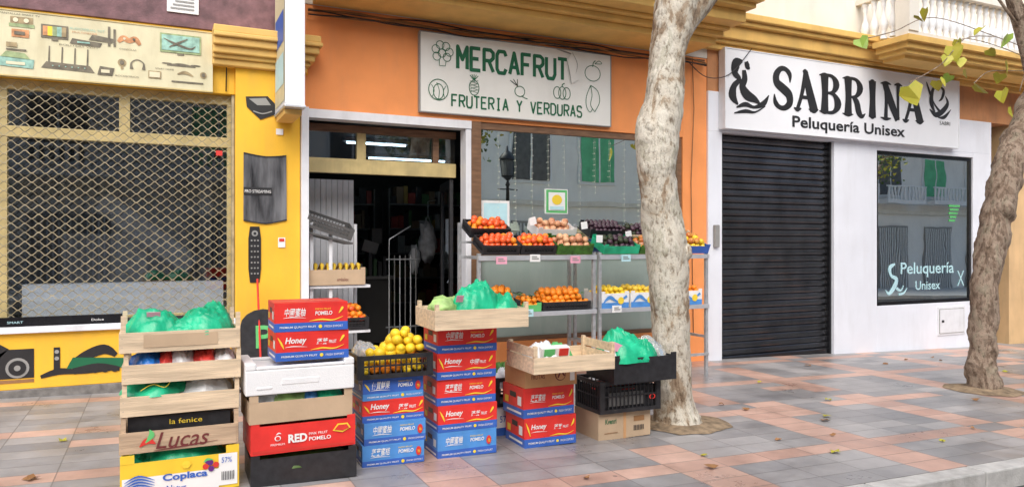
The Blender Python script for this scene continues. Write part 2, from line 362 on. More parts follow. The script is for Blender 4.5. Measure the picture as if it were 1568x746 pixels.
# ------------------------------------------------------------ main building
B=empty('apartment_building')
w=MB()
w.bb(-6,-2.7,0,.35,-.1,3.49,YEL)
w.bb(-2.7,.695,0,.35,2.88,3.49,YEL)
w.bb(-2.7,.695,0,.35,.10,.60,YEL)
w.bb(-6,1.0,-.012,.34,-.2,.10,PLINTH)
w.bb(.695,1.32,-.05,.35,.1,3.14,YEL)
w.bb(-6,1.318,-.02,.35,3.49,7.5,PURP)
w.build('left_shop_wall',parent=B,bevel=.006)
w=MB()
for i,(p,z0,z1) in enumerate(((.07,3.14,3.20),(.11,3.20,3.24),(.16,3.24,3.31),(.21,3.31,3.38),(.25,3.38,3.42),(.23,3.42,3.49))):
    w.bb(.48-.0,1.33+p*.7,-.05-p,.0,z0,z1,OCHRE)
w.bb(.48,1.4,-.045,.3,3.137,3.4885,YEL)
w.build('pier_capital',parent=B,bevel=.01)
w=MB()
w.bb(-2.75,.70,-.05,.30,.602,.66,ALUW)
w.build('window_sill',parent=B,bevel=.006)
w=MB()
w.bb(-2.7,.693,.10,.18,2.36,2.46,CREAMFR)
w.bb(-2.7,.693,.10,.18,2.79,2.878,CREAMFR)
for x in (-2.7,-1.28,-.33,.63): w.bb(x,x+.062+.03*(x==-.33),.103,.177,2.46,2.79,CREAMFR)
for x in (-2.7,-1.28,.63): w.bb(x,x+.062,.103,.177,.66,2.36,CREAMFR)
w.bb(-2.7,.693,.10,.18,.661,.72,CREAMFR)
w.bb(-2.69,.69,.14,.145,.72,2.36,G_DARK); w.bb(-2.69,.69,.14,.145,2.46,2.79,G_DARK)
w.build('shop_window',parent=B,bevel=.004)
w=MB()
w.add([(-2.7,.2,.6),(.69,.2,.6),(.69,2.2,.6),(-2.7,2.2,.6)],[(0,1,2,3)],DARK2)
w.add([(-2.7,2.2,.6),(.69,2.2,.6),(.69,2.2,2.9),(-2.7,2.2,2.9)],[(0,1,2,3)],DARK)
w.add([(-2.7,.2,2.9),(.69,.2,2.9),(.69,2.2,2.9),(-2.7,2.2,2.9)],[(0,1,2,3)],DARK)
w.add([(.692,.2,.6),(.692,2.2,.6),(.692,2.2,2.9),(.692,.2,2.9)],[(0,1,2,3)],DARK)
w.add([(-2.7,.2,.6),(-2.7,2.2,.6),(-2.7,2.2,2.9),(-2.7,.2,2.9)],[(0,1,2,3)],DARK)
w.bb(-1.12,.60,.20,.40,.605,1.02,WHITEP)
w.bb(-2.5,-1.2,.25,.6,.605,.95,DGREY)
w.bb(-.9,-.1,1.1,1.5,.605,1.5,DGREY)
w.box((-.10,.9,1.50),(1.1,.03,.22),DGREY,Matrix.Rotation(math.radians(38),3,'Y'))  # tilted board standing in for a diagonal light streak behind the glass
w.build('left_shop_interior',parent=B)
w=MB()
x0,x1=-2.68,.68; wl=.105; s_=.041; z=.70; row=0
while z<2.86:
    pts=[]; n=int((x1-x0)/wl*6)
    for i in range(n+1):
        xx=x0+(x1-x0)*i/n
        pts.append((xx,.045,z+(s_/2)*math.sin(2*math.pi*xx/wl+(math.pi if row%2 else 0))))
    w.tube(pts,.0040,WIRE,seg=3,sm=False); z+=s_; row+=1
w.bb(-2.7,.69,.01,.075,.664,.70,BLACK); 
w.bb(-1.3,-.30,-.02,.008,.665,.745,BLACKG); w.text('Dolce',-.55,-.45,.69,.71,-.024,WHITEP); w.text('SMART',-1.2,-1.08,.69,.71,-.024,CYANP)
for xx in (-2.69,.665): w.bb(xx,xx+.025,.02,.08,.7,2.878,WIRE)
w.rect(.52,.58,2.27,2.32,.03,REDP)
w.build('security_grille')
w=MB()
w.bb(1.32,6.26,0,.3,2.80,3.88,ORANGE)
w.bb(6.26,6.66,0,.3,-.25,3.88,ORANGE)
w.bb(3.36,6.26,.0,.3,-.25,.25,ORANGE)
w.build('orange_wall',parent=B,bevel=.005)
w=MB(); w.bb(3.235,3.36,-.01,.28,-.2,2.798,WOODFR)
w.bb(3.36,6.255,.02,.10,2.72,2.797,WOODFR); w.bb(3.36,6.255,.02,.10,.252,.30,WOODFR); w.bb(6.19,6.257,.02,.10,.30,2.72,WOODFR)
w.bb(3.36,6.19,.02,.10,1.22,1.27,WOODFR)
w.bb(3.362,6.19,.05,.056,1.27,2.72,G_FRUIT)
w.bb(3.362,6.19,.05,.056,.30,1.22,FROST)
w.build('fruit_shop_window',parent=B,bevel=.003)
w=MB()
w.bb(1.325,1.40,-.10,.15,-.04,2.80,ALUW)
w.bb(3.165,3.232,-.02,.15,-.08,2.70,ALUW)
w.bb(1.40,3.232,-.03,.15,2.705,2.797,ALUW)
w.bb(1.40,3.16,.28,.36,2.17,2.33,CREAMFR); w.bb(1.40,3.16,.28,.36,2.62,2.70,WOODFR)
w.bb(1.99,2.09,.283,.357,2.33,2.62,CREAMFR); w.bb(1.40,1.46,.283,.357,2.33,2.62,WOODFR); w.bb(2.88,2.95,.283,.357,2.33,2.62,WOODFR)
w.bb(1.402,3.158,.31,.316,2.33,2.62,G_DARK)
w.build('shop_entrance',parent=B,bevel=.003)
w=MB(); w.M=T(3.14,.32,0,rz=78)
w.bb(0,.10,0,.04,.0,2.15,BLACK);w.bb(.72,.82,0,.04,.0,2.15,BLACK);w.bb(.10,.72,0,.04,0,.25,BLACK);w.bb(.10,.72,0,.04,2.05,2.15,BLACK);w.bb(.1,.72,.018,.022,.25,2.05,G_DARK)
w.tube([(.66,-.03,.9),(.66,-.06,.95),(.66,-.06,1.25),(.66,-.03,1.3)],.012,STEEL)
w.bb(.2,.5,.010,.016,1.3,1.7,WHITEP)
w.build('glass_door')
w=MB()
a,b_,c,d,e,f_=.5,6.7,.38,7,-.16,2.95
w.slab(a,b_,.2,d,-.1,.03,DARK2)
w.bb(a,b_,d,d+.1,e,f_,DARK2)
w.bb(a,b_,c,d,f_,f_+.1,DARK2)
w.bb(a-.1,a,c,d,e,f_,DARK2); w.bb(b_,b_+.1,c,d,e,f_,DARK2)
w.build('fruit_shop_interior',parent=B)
w=MB()
for (cx,cy,l) in ((2.95,3.0,.45),(4.0,4.8,.7)):
    w.bb(cx-l-.05,cx+l+.05,cy-.06,cy+.06,2.90,2.949,ALUW); w.tube([(cx-l,cy,2.88),(cx+l,cy,2.88)],.014,TUBE,8)
w.build('ceiling_tube_light')
w=MB()
F=-.03
w.bb(6.662,6.90,F,.3,-.26,2.907,WHITEW)
w.bb(6.662,12.77,F,.3,2.907,3.45,WHITEW)
w.bb(9.03,9.95,F,.3,-.4,2.907,WHITEW)
w.bb(12.28,12.77,F,.3,-.45,2.907,WHITEW)
w.bb(9.95,12.28,F,.3,-.45,.44,WHITEW)
w.bb(9.95,12.28,F,.3,2.83,2.907,WHITEW)
w.build('salon_wall',parent=B,bevel=.006)
w=MB()
w.bb(9.952,12.278,.0,.05,.442,.50,BLACKG);w.bb(9.952,12.278,.0,.05,2.77,2.828,BLACKG);w.bb(9.952,10.01,.0,.05,.50,2.77,BLACKG);w.bb(12.22,12.278,.0,.05,.50,2.77,BLACKG)
w.bb(10.01,12.22,.02,.026,.5,2.77,G_HAIR)
w.text('Peluquería',10.55,11.85,.86,1.10,.016,CYANP,bold=.01); w.text('Unisex',10.9,11.5,.66,.80,.016,CYANP,bold=.01)
w.stroke([(10.42,1.08),(10.30,1.02),(10.33,.90),(10.45,.84),(10.40,.72),(10.28,.62),(10.20,.68)],[.03,.07,.05,.07,.08,.05,.01],.016,CYANP)
w.stroke([(10.45,.70),(10.55,.66),(10.62,.74)],[.05,.03,.01],.016,CYANP); w.stroke([(10.50,.60),(10.62,.62),(10.70,.70)],[.04,.03,.01],.016,CYANP)
w.stroke([(11.95,.95),(12.1,.7)],.02,.016,CYANP,False); w.stroke([(12.1,.95),(11.95,.7)],.02,.016,CYANP,False)
for k in range(5): w.rect(11.72+.02*(k%2),12.0-.03*k,2.0-.06*k,2.035-.06*k,.016,LGREENP)
w.build('salon_window',parent=B)
w=MB(); 
w.bb(9.1,12.9,3.0,3.1,-.4,3,DARK2);w.bb(9.1,12.9,.3,3,2.95,3,DARK2);w.bb(9.0,9.1,.3,3,-.4,3,DARK2);w.bb(12.7,12.76,.3,3,-.4,3,DARK2);w.bb(9.1,12.7,.3,3,-.5,-.3,DARK2)
w.build('salon_interior',parent=B)
w=MB(); w.bb(11.36,12.04,-.045,-.02,-.09,.37,ALUW)
w.bb(11.39,12.01,-.050,-.045,-.06,.34,GREYP); w.bb(11.40,12.0,-.054,-.050,-.05,.33,ALUW); w.bb(11.44,11.50,-.058,-.054,.12,.16,BLACK)
w.build('vent_cover',bevel=.004)
w=MB(); z=-.24
prof=[(0,.0),(.006,-.012),(.03,-.024),(.07,-.018),(.085,-.006),(.09,.008)]
v=[];f=[]
while z<2.90:
    for (dz,dy) in prof: v+=[(6.93,.09+dy,z+dz),(9.0,.09+dy,z+dz)]
    z+=.092
n=len(v)//2
w.add(v,[(2*i,2*i+1,2*i+3,2*i+2) for i in range(n-1)],SHUT,False)
w.bb(6.902,6.935,.02,.13,-.24,2.905,BLACKG); w.bb(8.995,9.028,.02,.13,-.26,2.905,BLACKG); w.bb(6.935,8.995,.05,.12,-.25,-.17,BLACKG)
w.build('roller_shutter')
w=MB(); w.bb(6.74,6.82,-.08,-.03,1.35,1.65,GREYP); w.build('intercom_panel',bevel=.01)
w=MB()
w.bb(6.662,16,-.01,.3,3.45,4.02,BROWNO)
w.bb(1.32,6.66,-.01,.3,3.882,7.5,CREAM)
w.bb(6.662,30,-.012,.3,4.02,7.5,CREAM)
w.bb(16,30,0,.3,-1,4.02,TAN)
w.bb(15.2,16,0,.3,-.6,3.45,TAN)
w.bb(13.35,13.85,.02,.5,-.5,3.45,TAN)
w.bb(12.8,16,3.0,3.2,-.6,3.45,TAN)
w.bb(12.77,16,.31,3.0,3.45,3.6,CREAM)
w.bb(14.2,15.0,2.9,3.0,-.5,2.2,BLACK)
w.bb(-6,30,.3,8,7.4,7.5,CREAM); w.bb(-6,30,8,8.2,-1,7.5,CREAM); w.bb(-6.2,-6,0,8.2,-1,7.5,CREAM); w.bb(29.9,30.1,.3,8,-1,7.5,CREAM)
w.build('upper_wall',parent=B,bevel=.005)
w=MB()
for p,z0,z1 in ((.10,4.00,4.08),(.16,4.08,4.13),(.22,4.13,4.30),(.30,4.30,4.36),(.36,4.36,4.45)):
    w.bb(6.45,16,-p,0.0-.012,z0,z1,OCHRE)
w.build('cornice',parent=B,bevel=.012)
w=MB()
for p,z0,z1,ex in ((.62,3.88,3.96,0),(.72,3.96,4.02,.04),(.80,4.02,4.06,.07),(1.02,4.06,4.20,.12),(1.15,4.20,4.26,.16),(1.25,4.26,4.42,.2),(1.15,4.42,5.3,.16)):
    w.bb(1.45,6.28+ex,-p,-.015,z0,z1,OCHRE)
w.build('balcony',parent=B,bevel=.012)
w=MB()
for p,z0,z1 in ((.72,4.05,4.10),(.82,4.10,4.16),(.88,4.16,4.24),(.95,4.24,4.32)):
    w.bb(9.65-(p-.72),15,-p,-.37,z0,z1,OCHRE)
w.bb(9.45,15,-.92,-.72,4.32,4.38,CREAM)
w.bb(9.45,15,-.94,-.70,4.98,5.08,CREAM)
w.bb(9.45,9.65,-.94,-.72,4.38,4.98,CREAM)
bp_=[(.045,0),(.045,.04),(.025,.06),(.05,.14),(.065,.20),(.05,.28),(.026,.36),(.024,.46),(.04,.50),(.03,.54),(.045,.56),(.045,.60)]
x=9.78
while x<14.9:
    w.lathe((x,-.82,4.38),bp_,FOAM,10); x+=.155
y=-.6
while y<-.05: w.lathe((9.56,y,4.38),bp_,FOAM,10); y+=.155
w.bb(9.5,9.62,-.7,-.02,4.98,5.06,CREAM)
w.build('balcony_balustrade',parent=B)
w=MB()
for k in range(5):
    pts=[]
    for i in range(40):
        xx=1.4+i*(5.2/39); pts.append((xx,-.03-.012*k,3.83-.018*k+.02*math.sin(xx*3+k*2)+.03*noise.noise((xx*2,k,0))))
    w.tube(pts,.008+.004*(k==1),BRNP if k%2 else BLACK,5)
w.tube([(6.4,-.02,3.86),(6.42,-.03,3.2),(6.38,-.02,2.2),(6.42,-.02,.2)],.006,BRNP,5)
w.tube([(.62,-.03,3.5),(.61,-.02,2.9)],.006,BLACK,5)
w.tube(catmull([(6.3,-.05,3.80),(6.6,-.06,3.62),(6.9,-.17,3.66),(7.3,-.165,4.05)],6),.006,BLACK,5)
w.build('cable_bundle')
w=MB(); y=-.004
w.rect(-1.6,-1.0,.16,.19,y,BRNP)
def speaker(x0,x1,z0,z1):
    w.rect(x0,x1,z0,z1,y,BLKP); cx=(x0+x1)/2
    w.disc(cx,z0+(z1-z0)*.36,(x1-x0)*.36,(x1-x0)*.36,y-.004,GREYP); w.disc(cx,z0+(z1-z0)*.36,(x1-x0)*.27,(x1-x0)*.27,y-.008,BLKP); w.disc(cx,z0+(z1-z0)*.36,(x1-x0)*.1,(x1-x0)*.1,y-.012,GREYP)
speaker(-1.25,-1.0,.20,.46)
w.stroke([(-1.6,.2),(-1.3,.44),(-1.25,.2)],[.1,.2,.1],y,BLKP)
w.stroke([(-.95,.20),(-.8,.24),(-.6,.22),(-.4,.24)],[.03,.06,.03,.05],y,BLKP)
w.rect(-.85,-.80,.22,.46,y,BLKP); w.disc(-.825,.42,.018,.018,y-.004,GREYP);w.disc(-.825,.36,.018,.018,y-.004,GREYP)
w.stroke([(-.72,.30),(-.6,.37),(-.45,.42),(-.35,.36)],[.03,.08,.09,.04],y,BLKP)
w.poly([(-.75,.26),(-.30,.24),(-.28,.33),(-.70,.36)],y,GREENP)
w.stroke([(-.70,.24),(-.5,.26),(-.32,.23)],[.04,.07,.04],y,BLKP)
for k in range(5): w.disc(-.68+.08*k,.235,.03,.03,y-.005,BLKP)
w.build('wall_mural')
w=MB(); y=-.056
TVM=mk('tv_gradient',(.025,.025,.03),.12,var=.5,vs=3,col2=(.22,.225,.24),stretch=(3,1,.5),bump=0)
w.poly([(.77,2.30),(.98,2.27),(1.18,2.29),(1.185,1.64),(.98,1.60),(.768,1.63)],y-.004,TVM)
w.stroke([(.77,2.30),(.98,2.27),(1.18,2.29)],.012,y-.010,BLKP); w.stroke([(.768,1.63),(.98,1.60),(1.185,1.64)],.012,y-.010,BLKP)
w.rect(.77,1.04,1.885,1.96,y-.009,BLKP)
w.text('PRO STREAMING',.78,1.03,1.905,1.935,y-.014,WHITEP)
w.build('wall_poster')
w=MB()
w.poly([(.79,2.86),(1.0,2.88),(1.08,2.80),(1.07,2.70),(.93,2.64),(.80,2.76)],y-.004,BLKP)
w.poly([(.82,2.84),(.98,2.86),(1.03,2.79),(.90,2.78)],y-.010,GREYP); w.stroke([(.86,2.72),(.95,2.70),(1.04,2.73)],.012,y-.012,GREYP)
w.build('wall_poster')
w=MB()
w.stroke([(.875,1.01),(.875,1.15),(.875,1.45),(.875,1.57)],[.09,.12,.12,.09],y-.004,BLKP,False)
for r in range(7):
    for c in range(3): w.disc(.845+.03*c,1.10+.055*r,.009,.009,y-.010,GREYP,8)
w.disc(.875,1.50,.03,.03,y-.010,GREYP); w.disc(.875,1.50,.014,.014,y-.015,BLKP)
w.build('wall_poster')
w=MB(); w.rect(1.10,1.17,1.36,1.46,y-.004,WHITEP); w.rect(1.11,1.16,1.42,1.45,y-.008,REDP); w.rect(1.08,1.15,2.50,2.56,y-.004,WHITEP); w.build('wall_sticker')
w=MB(); w.M=T(.72,-.35,gz(.9)+.03,rx=-8)
pts=[(0,0),(.42,0),(.42,.60)]+[(.21+.21*math.cos(a),.60+.16*math.sin(a)) for a in [math.pi*i/8 for i in range(1,8)]]+[(0,.60)]
w.add([(p[0],0,p[1]) for p in pts]+[(p[0],.02,p[1]) for p in pts],[list(range(len(pts))),[len(pts)+i for i in range(len(pts))]]+[(i,(i+1)%len(pts),len(pts)+(i+1)%len(pts),len(pts)+i) for i in range(len(pts))],BLACK)
w.text('P',.14,.30,.38,.60,-.003,LGREENP,bold=.02); w.rect(.05,.37,.2,.22,-.003,LGREENP)
w.bb(-.02,.44,-.03,.1,-.03,0,BLACK)
w.build('a_board_sign')
w=MB(); w.tube([(.90,-.42,gz(.9)),(.89,-.15,1.05)],.010,REDP,8); w.tube([(.90,-.425,gz(.9)),(.90,-.42,.06)],.03,BLACK,10); w.build('broom_handle')
w=MB(); w.bb(.08,.36,-.035,-.022,3.62,3.80,WHITEP); 
for k in range(4): w.rect(.11+.02*k,.32,3.65+.035*k,3.665+.035*k,-.04,GREYP)
w.build('wall_notice')

# ------------------------------------------------------------ signs
w=MB(); w.bb(2.61,5.09,-.055,-.005,2.857,3.737,SIGNW)
for a,b2,c,d2 in ((2.60,5.10,2.850,2.860),(2.60,5.10,3.734,3.745)): w.bb(a,b2,-.06,-.003,c,d2,GREYP)
for a,b2 in ((2.598,2.612),(5.088,5.10)): w.bb(a,b2,-.06,-.003,2.861,3.733,GREYP)
y=-.058
w.letters('MERCAFRUT',3.05,4.46,3.35,3.64,y,GREENP,.042,.42)
w.letters('FRUTERIA Y VERDURAS',2.98,4.67,2.93,3.08,y,GREENP,.020,.45)
def ring(cx,cz,rx,rz,wd=.009,a0=0,a1=360,n=14): w.stroke([(cx+rx*math.cos(math.radians(a0+(a1-a0)*i/n)),cz+rz*math.sin(math.radians(a0+(a1-a0)*i/n))) for i in range(n+1)],wd,y,GREENP)
for dx,dz in ((-.07,.04),(-.02,.09),(.05,.08),(.09,.02),(.06,-.04),(-.06,-.04),(0,.0)): ring(2.86+dx,3.52+dz,.045,.045,.008)
w.stroke([(2.83,3.44),(2.83,3.38),(2.90,3.38),(2.91,3.44)],.008,y,GREENP,False)
ring(2.82,3.11,.115,.115); ring(2.82,3.09,.06,.085); w.stroke([(2.82,3.0),(2.83,3.1),(2.80,3.19)],.007,y,GREENP); w.stroke([(2.75,3.03),(2.77,3.10),(2.74,3.16)],.007,y,GREENP);w.stroke([(2.89,3.03),(2.88,3.10),(2.91,3.16)],.007,y,GREENP)
ring(3.25,3.17,.06,.085)
for k in range(4):
    w.stroke([(3.20,3.12+.035*k),(3.30,3.15+.035*k)],.005,y,GREENP,False); w.stroke([(3.30,3.11+.035*k),(3.20,3.14+.035*k)],.005,y,GREENP,False)
for a in (-40,-20,0,20,40): w.stroke([(3.25,3.255),(3.25+.08*math.sin(math.radians(a)),3.255+.07*math.cos(math.radians(a)))],.009,y,GREENP,False)
ring(3.83,3.18,.065,.06); w.stroke([(3.85,3.13),(3.89,3.11),(3.93,3.10)],.009,y,GREENP)
for a in (-50,-20,10): w.stroke([(3.80,3.24),(3.78+.1*math.sin(math.radians(a)),3.26+.06*math.cos(math.radians(a))),(3.80,3.24)],.009,y,GREENP)
ring(4.33,3.21,.05,.07);ring(4.40,3.21,.05,.075);ring(4.46,3.21,.05,.07); w.stroke([(4.40,3.28),(4.40,3.31),(4.43,3.33)],.012,y,GREENP)
ring(4.83,3.49,.11,.095); w.stroke([(4.83,3.57),(4.84,3.62),(4.87,3.65)],.012,y,GREENP); w.stroke([(4.86,3.61),(4.92,3.65),(4.96,3.62),(4.86,3.61)],.008,y,GREENP)
w.stroke([(4.80,3.34),(4.90,3.28),(4.93,3.15),(4.86,3.02)],.009,y,GREENP); w.stroke([(4.80,3.34),(4.82,3.22),(4.80,3.10),(4.86,3.02)],.009,y,GREENP); w.stroke([(4.80,3.34),(4.74,3.2),(4.74,3.08),(4.79,3.01),(4.83,3.06)],.009,y,GREENP)
w.poly([(4.46,3.60),(4.53,3.71),(4.68,3.64),(4.63,3.40),(4.52,3.33)],y-.012,SIGNW)  # torn wrinkle in the board; grey strokes below paint its shade
w.stroke([(4.46,3.60),(4.49,3.48),(4.52,3.33)],[.004,.012,.004],y-.014,GREYP); w.stroke([(4.53,3.71),(4.60,3.58),(4.58,3.46)],[.004,.010,.002],y-.016,GREYP)
w.stroke([(4.30,3.735),(4.45,3.71),(4.58,3.68)],[.004,.02,.004],y,GREYP)
w.build('fruit_shop_sign')

w=MB(); w.bb(6.85,11.72,-.15,-.032,2.945,4.02,SIGNW2)
for a,b2,c,d2 in ((6.84,11.73,2.938,2.952),(6.84,11.73,4.012,4.026)): w.bb(a,b2,-.158,-.034,c,d2,ALUW)
for a,b2 in ((6.838,6.856),(11.712,11.732)): w.bb(a,b2,-.158,-.034,2.953,4.011,ALUW)
y=-.153
def glyph(ch,x,wd,z0,h,y):
    def S(pts,ws): w.stroke([(x+p[0]*wd,z0+p[1]*h) for p in pts],[q*h for q in ws],y,BLKP)
    def Ln(p,q,w1,w2): w.stroke([(x+p[0]*wd,z0+p[1]*h),(x+q[0]*wd,z0+q[1]*h)],[w1*h,w2*h],y,BLKP,False)
    if ch=='S': S([(.88,.66),(.86,.86),(.62,.98),(.36,.96),(.16,.80),(.2,.62),(.5,.50),(.82,.36),(.86,.16),(.62,.03),(.34,.03),(.12,.14),(.06,.34)],[.03,.14,.12,.14,.20,.22,.24,.24,.20,.14,.12,.14,.03])
    if ch=='A':
        S([(.10,.03),(.30,.40),(.50,1.0)],[.11,.12,.16]); S([(.46,1.0),(.66,.50),(.88,.03)],[.16,.25,.28]); Ln((.22,.34),(.72,.34),.09,.09); S([(-.06,.06),(.10,.015),(.28,.06)],[.03,.10,.03]); S([(.62,.06),(.86,.015),(1.08,.07)],[.02,.1,.02])
        S([(.34,.98),(.46,1.0),(.56,.93)],[.02,.1,.06])
    if ch in 'BRIN' : 
        cx=.5 if ch=='I' else .24
        S([(cx,.02),(cx+.02,.5),(cx,.98)],[.28,.22,.28] if ch!='N' else [.15,.12,.18])
        S([(cx-.26,.05),(cx,.02),(cx+.26,.05)],[.02,.09,.02]); S([(cx-.26,.95),(cx,.98),(cx+.26,.95)],[.02,.09,.02])
    if ch=='B':
        S([(.2,.97),(.6,.95),(.80,.76),(.62,.55),(.28,.52)],[.07,.1,.23,.1,.06]); S([(.28,.52),(.66,.50),(.88,.27),(.66,.05),(.2,.03)],[.06,.1,.25,.1,.07])
    if ch=='R':
        S([(.2,.97),(.62,.95),(.82,.74),(.62,.52),(.28,.49)],[.07,.1,.23,.1,.06]); S([(.48,.50),(.66,.36),(.76,.12),(.92,.02),(1.08,.10)],[.1,.2,.20,.12,.02])
    if ch=='N':
        S([(.18,.98),(.46,.52),(.82,.02)],[.20,.26,.20]); S([(.84,.02),(.83,.5),(.84,.98)],[.11,.10,.14]); S([(.64,.95),(.84,.98),(1.04,.95)],[.02,.09,.02])
xs=7.70
for ch,wd in (('S',.36),('A',.42),('B',.42),('R',.44),('I',.26),('N',.46),('A',.44)):
    glyph(ch,xs,wd,3.28,.57,y); xs+=wd+.055
w.text('Peluquería Unisex',8.06,10.42,2.99,3.20,y,BLKP,bold=.022)
def mer(x,z,s,fl):
    def P(l): return [(x+fl*a*s,z+b*s) for a,b in l]
    w.stroke(P([(.02,.98),(-.14,.92),(-.18,.72),(-.06,.60),(-.20,.45),(-.24,.25),(-.10,.08)]),[s*q for q in (.05,.22,.16,.10,.14,.2,.04)],y,BLKP)
    w.stroke(P([(.12,.98),(.16,.88),(.22,.84)]),[s*q for q in (.10,.13,.03)],y,BLKP)
    w.stroke(P([(.06,.80),(.08,.62),(.02,.46),(.14,.30),(.36,.22),(.52,.12)]),[s*q for q in (.10,.15,.17,.22,.14,.03)],y,BLKP)
    w.stroke(P([(-.14,.02),(.10,.10),(.34,.06),(.60,.16),(.74,.34)]),[s*q for q in (.03,.10,.06,.12,.02)],y,BLKP)
    w.stroke(P([(-.20,-.10),(.10,-.04),(.36,-.04),(.64,.10)]),[s*q for q in (.02,.08,.04,.02)],y,BLKP)
mer(7.13,3.22,.66,1)
w.stroke([(10.92,3.94),(11.0,3.78),(11.10,3.62),(11.24,3.50)],[.02,.05,.03,.05],y,BLKP); w.stroke([(11.16,3.94),(11.06,3.80),(11.04,3.62),(11.12,3.48)],[.02,.07,.09,.03],y,BLKP)
w.stroke([(11.0,3.52),(11.14,3.44),(11.30,3.50),(11.44,3.64),(11.38,3.76)],[.02,.08,.09,.07,.01],y,BLKP); w.stroke([(11.20,3.40),(11.36,3.42),(11.52,3.55)],[.01,.06,.01],y,BLKP)
w.stroke([(11.24,3.90),(11.34,3.84),(11.30,3.72),(11.22,3.66)],[.01,.06,.05,.01],y,BLKP)
w.text('SABRI',11.24,11.50,3.29,3.35,y,BLKP)
w.build('hair_salon_sign')

w=MB(); w.bb(-3.2,.485,-.06,-.003,2.885,3.446,SIGNY)
w.bb(-3.2,.487,-.066,-.004,2.872,2.884,CREAMFR); w.bb(-3.2,.487,-.066,-.004,3.447,3.458,CREAMFR)
y=-.064
FG=mk('faded_green',(.30,.38,.19),.6,var=.3,vs=20,bump=0); FT=mk('faded_teal',(.30,.52,.44),.6,var=.3,vs=20,bump=0); FB=mk('faded_brown',(.34,.26,.14),.6,var=.35,vs=20,bump=0); FRr=mk('faded_red',(.58,.27,.12),.6,var=.3,vs=20,bump=0); FK=mk('faded_black',(.16,.14,.10),.6,var=.35,vs=20,bump=0); FY=mk('faded_pale',(.74,.68,.48),.6,var=.1,bump=0)
def rr(x0,x1,z0,z1,m): w.rect(x0,x1,z0,z1,y,m)
# radios
rr(-1.18,-.99,3.31,3.34,FG); rr(-1.17,-1.0,3.34,3.40,FB); w.disc(-1.13,3.37,.02,.02,y-.004,FY); w.disc(-1.05,3.37,.02,.02,y-.004,FY); rr(-1.16,-1.03,3.22,3.29,FRr); w.rect(-1.14,-1.06,3.24,3.27,y-.004,FK)
# television
rr(-.94,-.73,3.24,3.36,FK)
for i,m in enumerate((FRr,YELP,FG,FT,FB)): w.rect(-.925+.036*i,-.889+.036*i,3.26,3.345,y-.004,m)
rr(-.86,-.81,3.22,3.24,FK)
w.text('PANTALLAS SMART TV',-1.25,-.95,3.415,3.43,y,FK)
# set-top boxes
w.poly([(-.72,3.21),(-.48,3.20),(-.46,3.24),(-.70,3.26)],y,FK); w.rect(-.66,-.56,3.222,3.236,y-.004,FT); w.poly([(-.57,3.26),(-.38,3.25),(-.36,3.29),(-.54,3.31)],y,FK); w.text('AUDIOVISUAL TDT',-.72,-.44,3.34,3.36,y,FT); w.text('MULTIMEDIA',-.70,-.50,3.31,3.325,y,FRr)
rr(-.415,-.395,3.22,3.40,FK); rr(-.37,-.35,3.22,3.38,FK)
# printer
w.poly([(-1.26,2.96),(-1.0,2.95),(-.99,3.03),(-1.25,3.04)],y,FT); w.poly([(-1.24,3.04),(-1.02,3.03),(-1.06,3.08),(-1.2,3.09)],y-.004,FG); w.rect(-1.20,-1.06,2.975,3.0,y-.004,FY); rr(-1.2,-1.05,3.10,3.115,FK); rr(-1.2,-1.12,3.13,3.17,FB)
# routers with antennas
w.poly([(-.94,2.97),(-.52,2.96),(-.56,3.02),(-.90,3.03)],y,FK)
for x in(-.88,-.78,-.68,-.58): w.stroke([(x,3.02),(x+.004,3.17)],[.014,.010],y,FK,False)
for k in range(6): w.disc(-.85+.05*k,2.995,.006,.006,y-.004,FT,6)
w.poly([(-.50,2.95),(-.38,2.95),(-.36,3.02),(-.48,3.03)],y,FK); w.rect(-.47,-.40,2.97,3.0,y-.004,FY)
w.text('ROUTERS WIFI',-.80,-.50,3.185,3.20,y,FK)
# game pads
w.stroke([(-.33,3.27),(-.29,3.31),(-.24,3.29),(-.19,3.31),(-.15,3.26)],[.03,.05,.045,.05,.03],y,FRr); w.disc(-.28,3.305,.012,.012,y-.004,FY,8); w.disc(-.20,3.305,.012,.012,y-.004,FK,8); w.text('CONSOLAS',-.32,-.18,3.20,3.215,y,FK)
# camera and headphones
w.disc(-.30,3.08,.035,.035,y,FB); w.disc(-.30,3.08,.020,.020,y-.004,FK); w.rect(-.31,-.29,3.02,3.05,y,FB); w.stroke([(-.22,3.03),(-.22,3.09),(-.17,3.12),(-.12,3.09),(-.12,3.03)],[.03,.012,.010,.012,.03],y,FK); w.text('ACCESORIOS',-.36,-.16,2.95,2.965,y,FK)
# plane on screen
rr(.02,.38,3.22,3.40,FG); w.rect(.035,.365,3.24,3.385,y-.004,FT); w.stroke([(.05,3.35),(.14,3.31),(.28,3.27),(.33,3.30)],[.004,.02,.016,.006],y-.008,FK); w.stroke([(.10,3.27),(.17,3.31),(.26,3.36)],[.008,.02,.008],y-.010,FK); rr(.17,.23,3.20,3.22,FK)
# drone
w.stroke([(.08,3.10),(.2,3.11),(.33,3.10)],[.008,.03,.008],y,FK); w.disc(.08,3.115,.045,.007,y,FK); w.disc(.33,3.115,.045,.007,y,FK); w.stroke([(.17,3.02),(.24,3.04),(.31,3.01)],[.01,.03,.01],y,FB)
w.text('SMART HOME',-.02,.14,3.05,3.065,y,FK); rr(.12,.40,2.94,2.955,FK); rr(-.08,.03,2.96,3.03,FB); w.rect(-.07,.02,2.97,3.02,y-.004,FY); w.disc(.40,3.03,.03,.03,y,FB); w.disc(.40,3.03,.018,.018,y-.004,FK)
w.build('electronics_shop_sign')

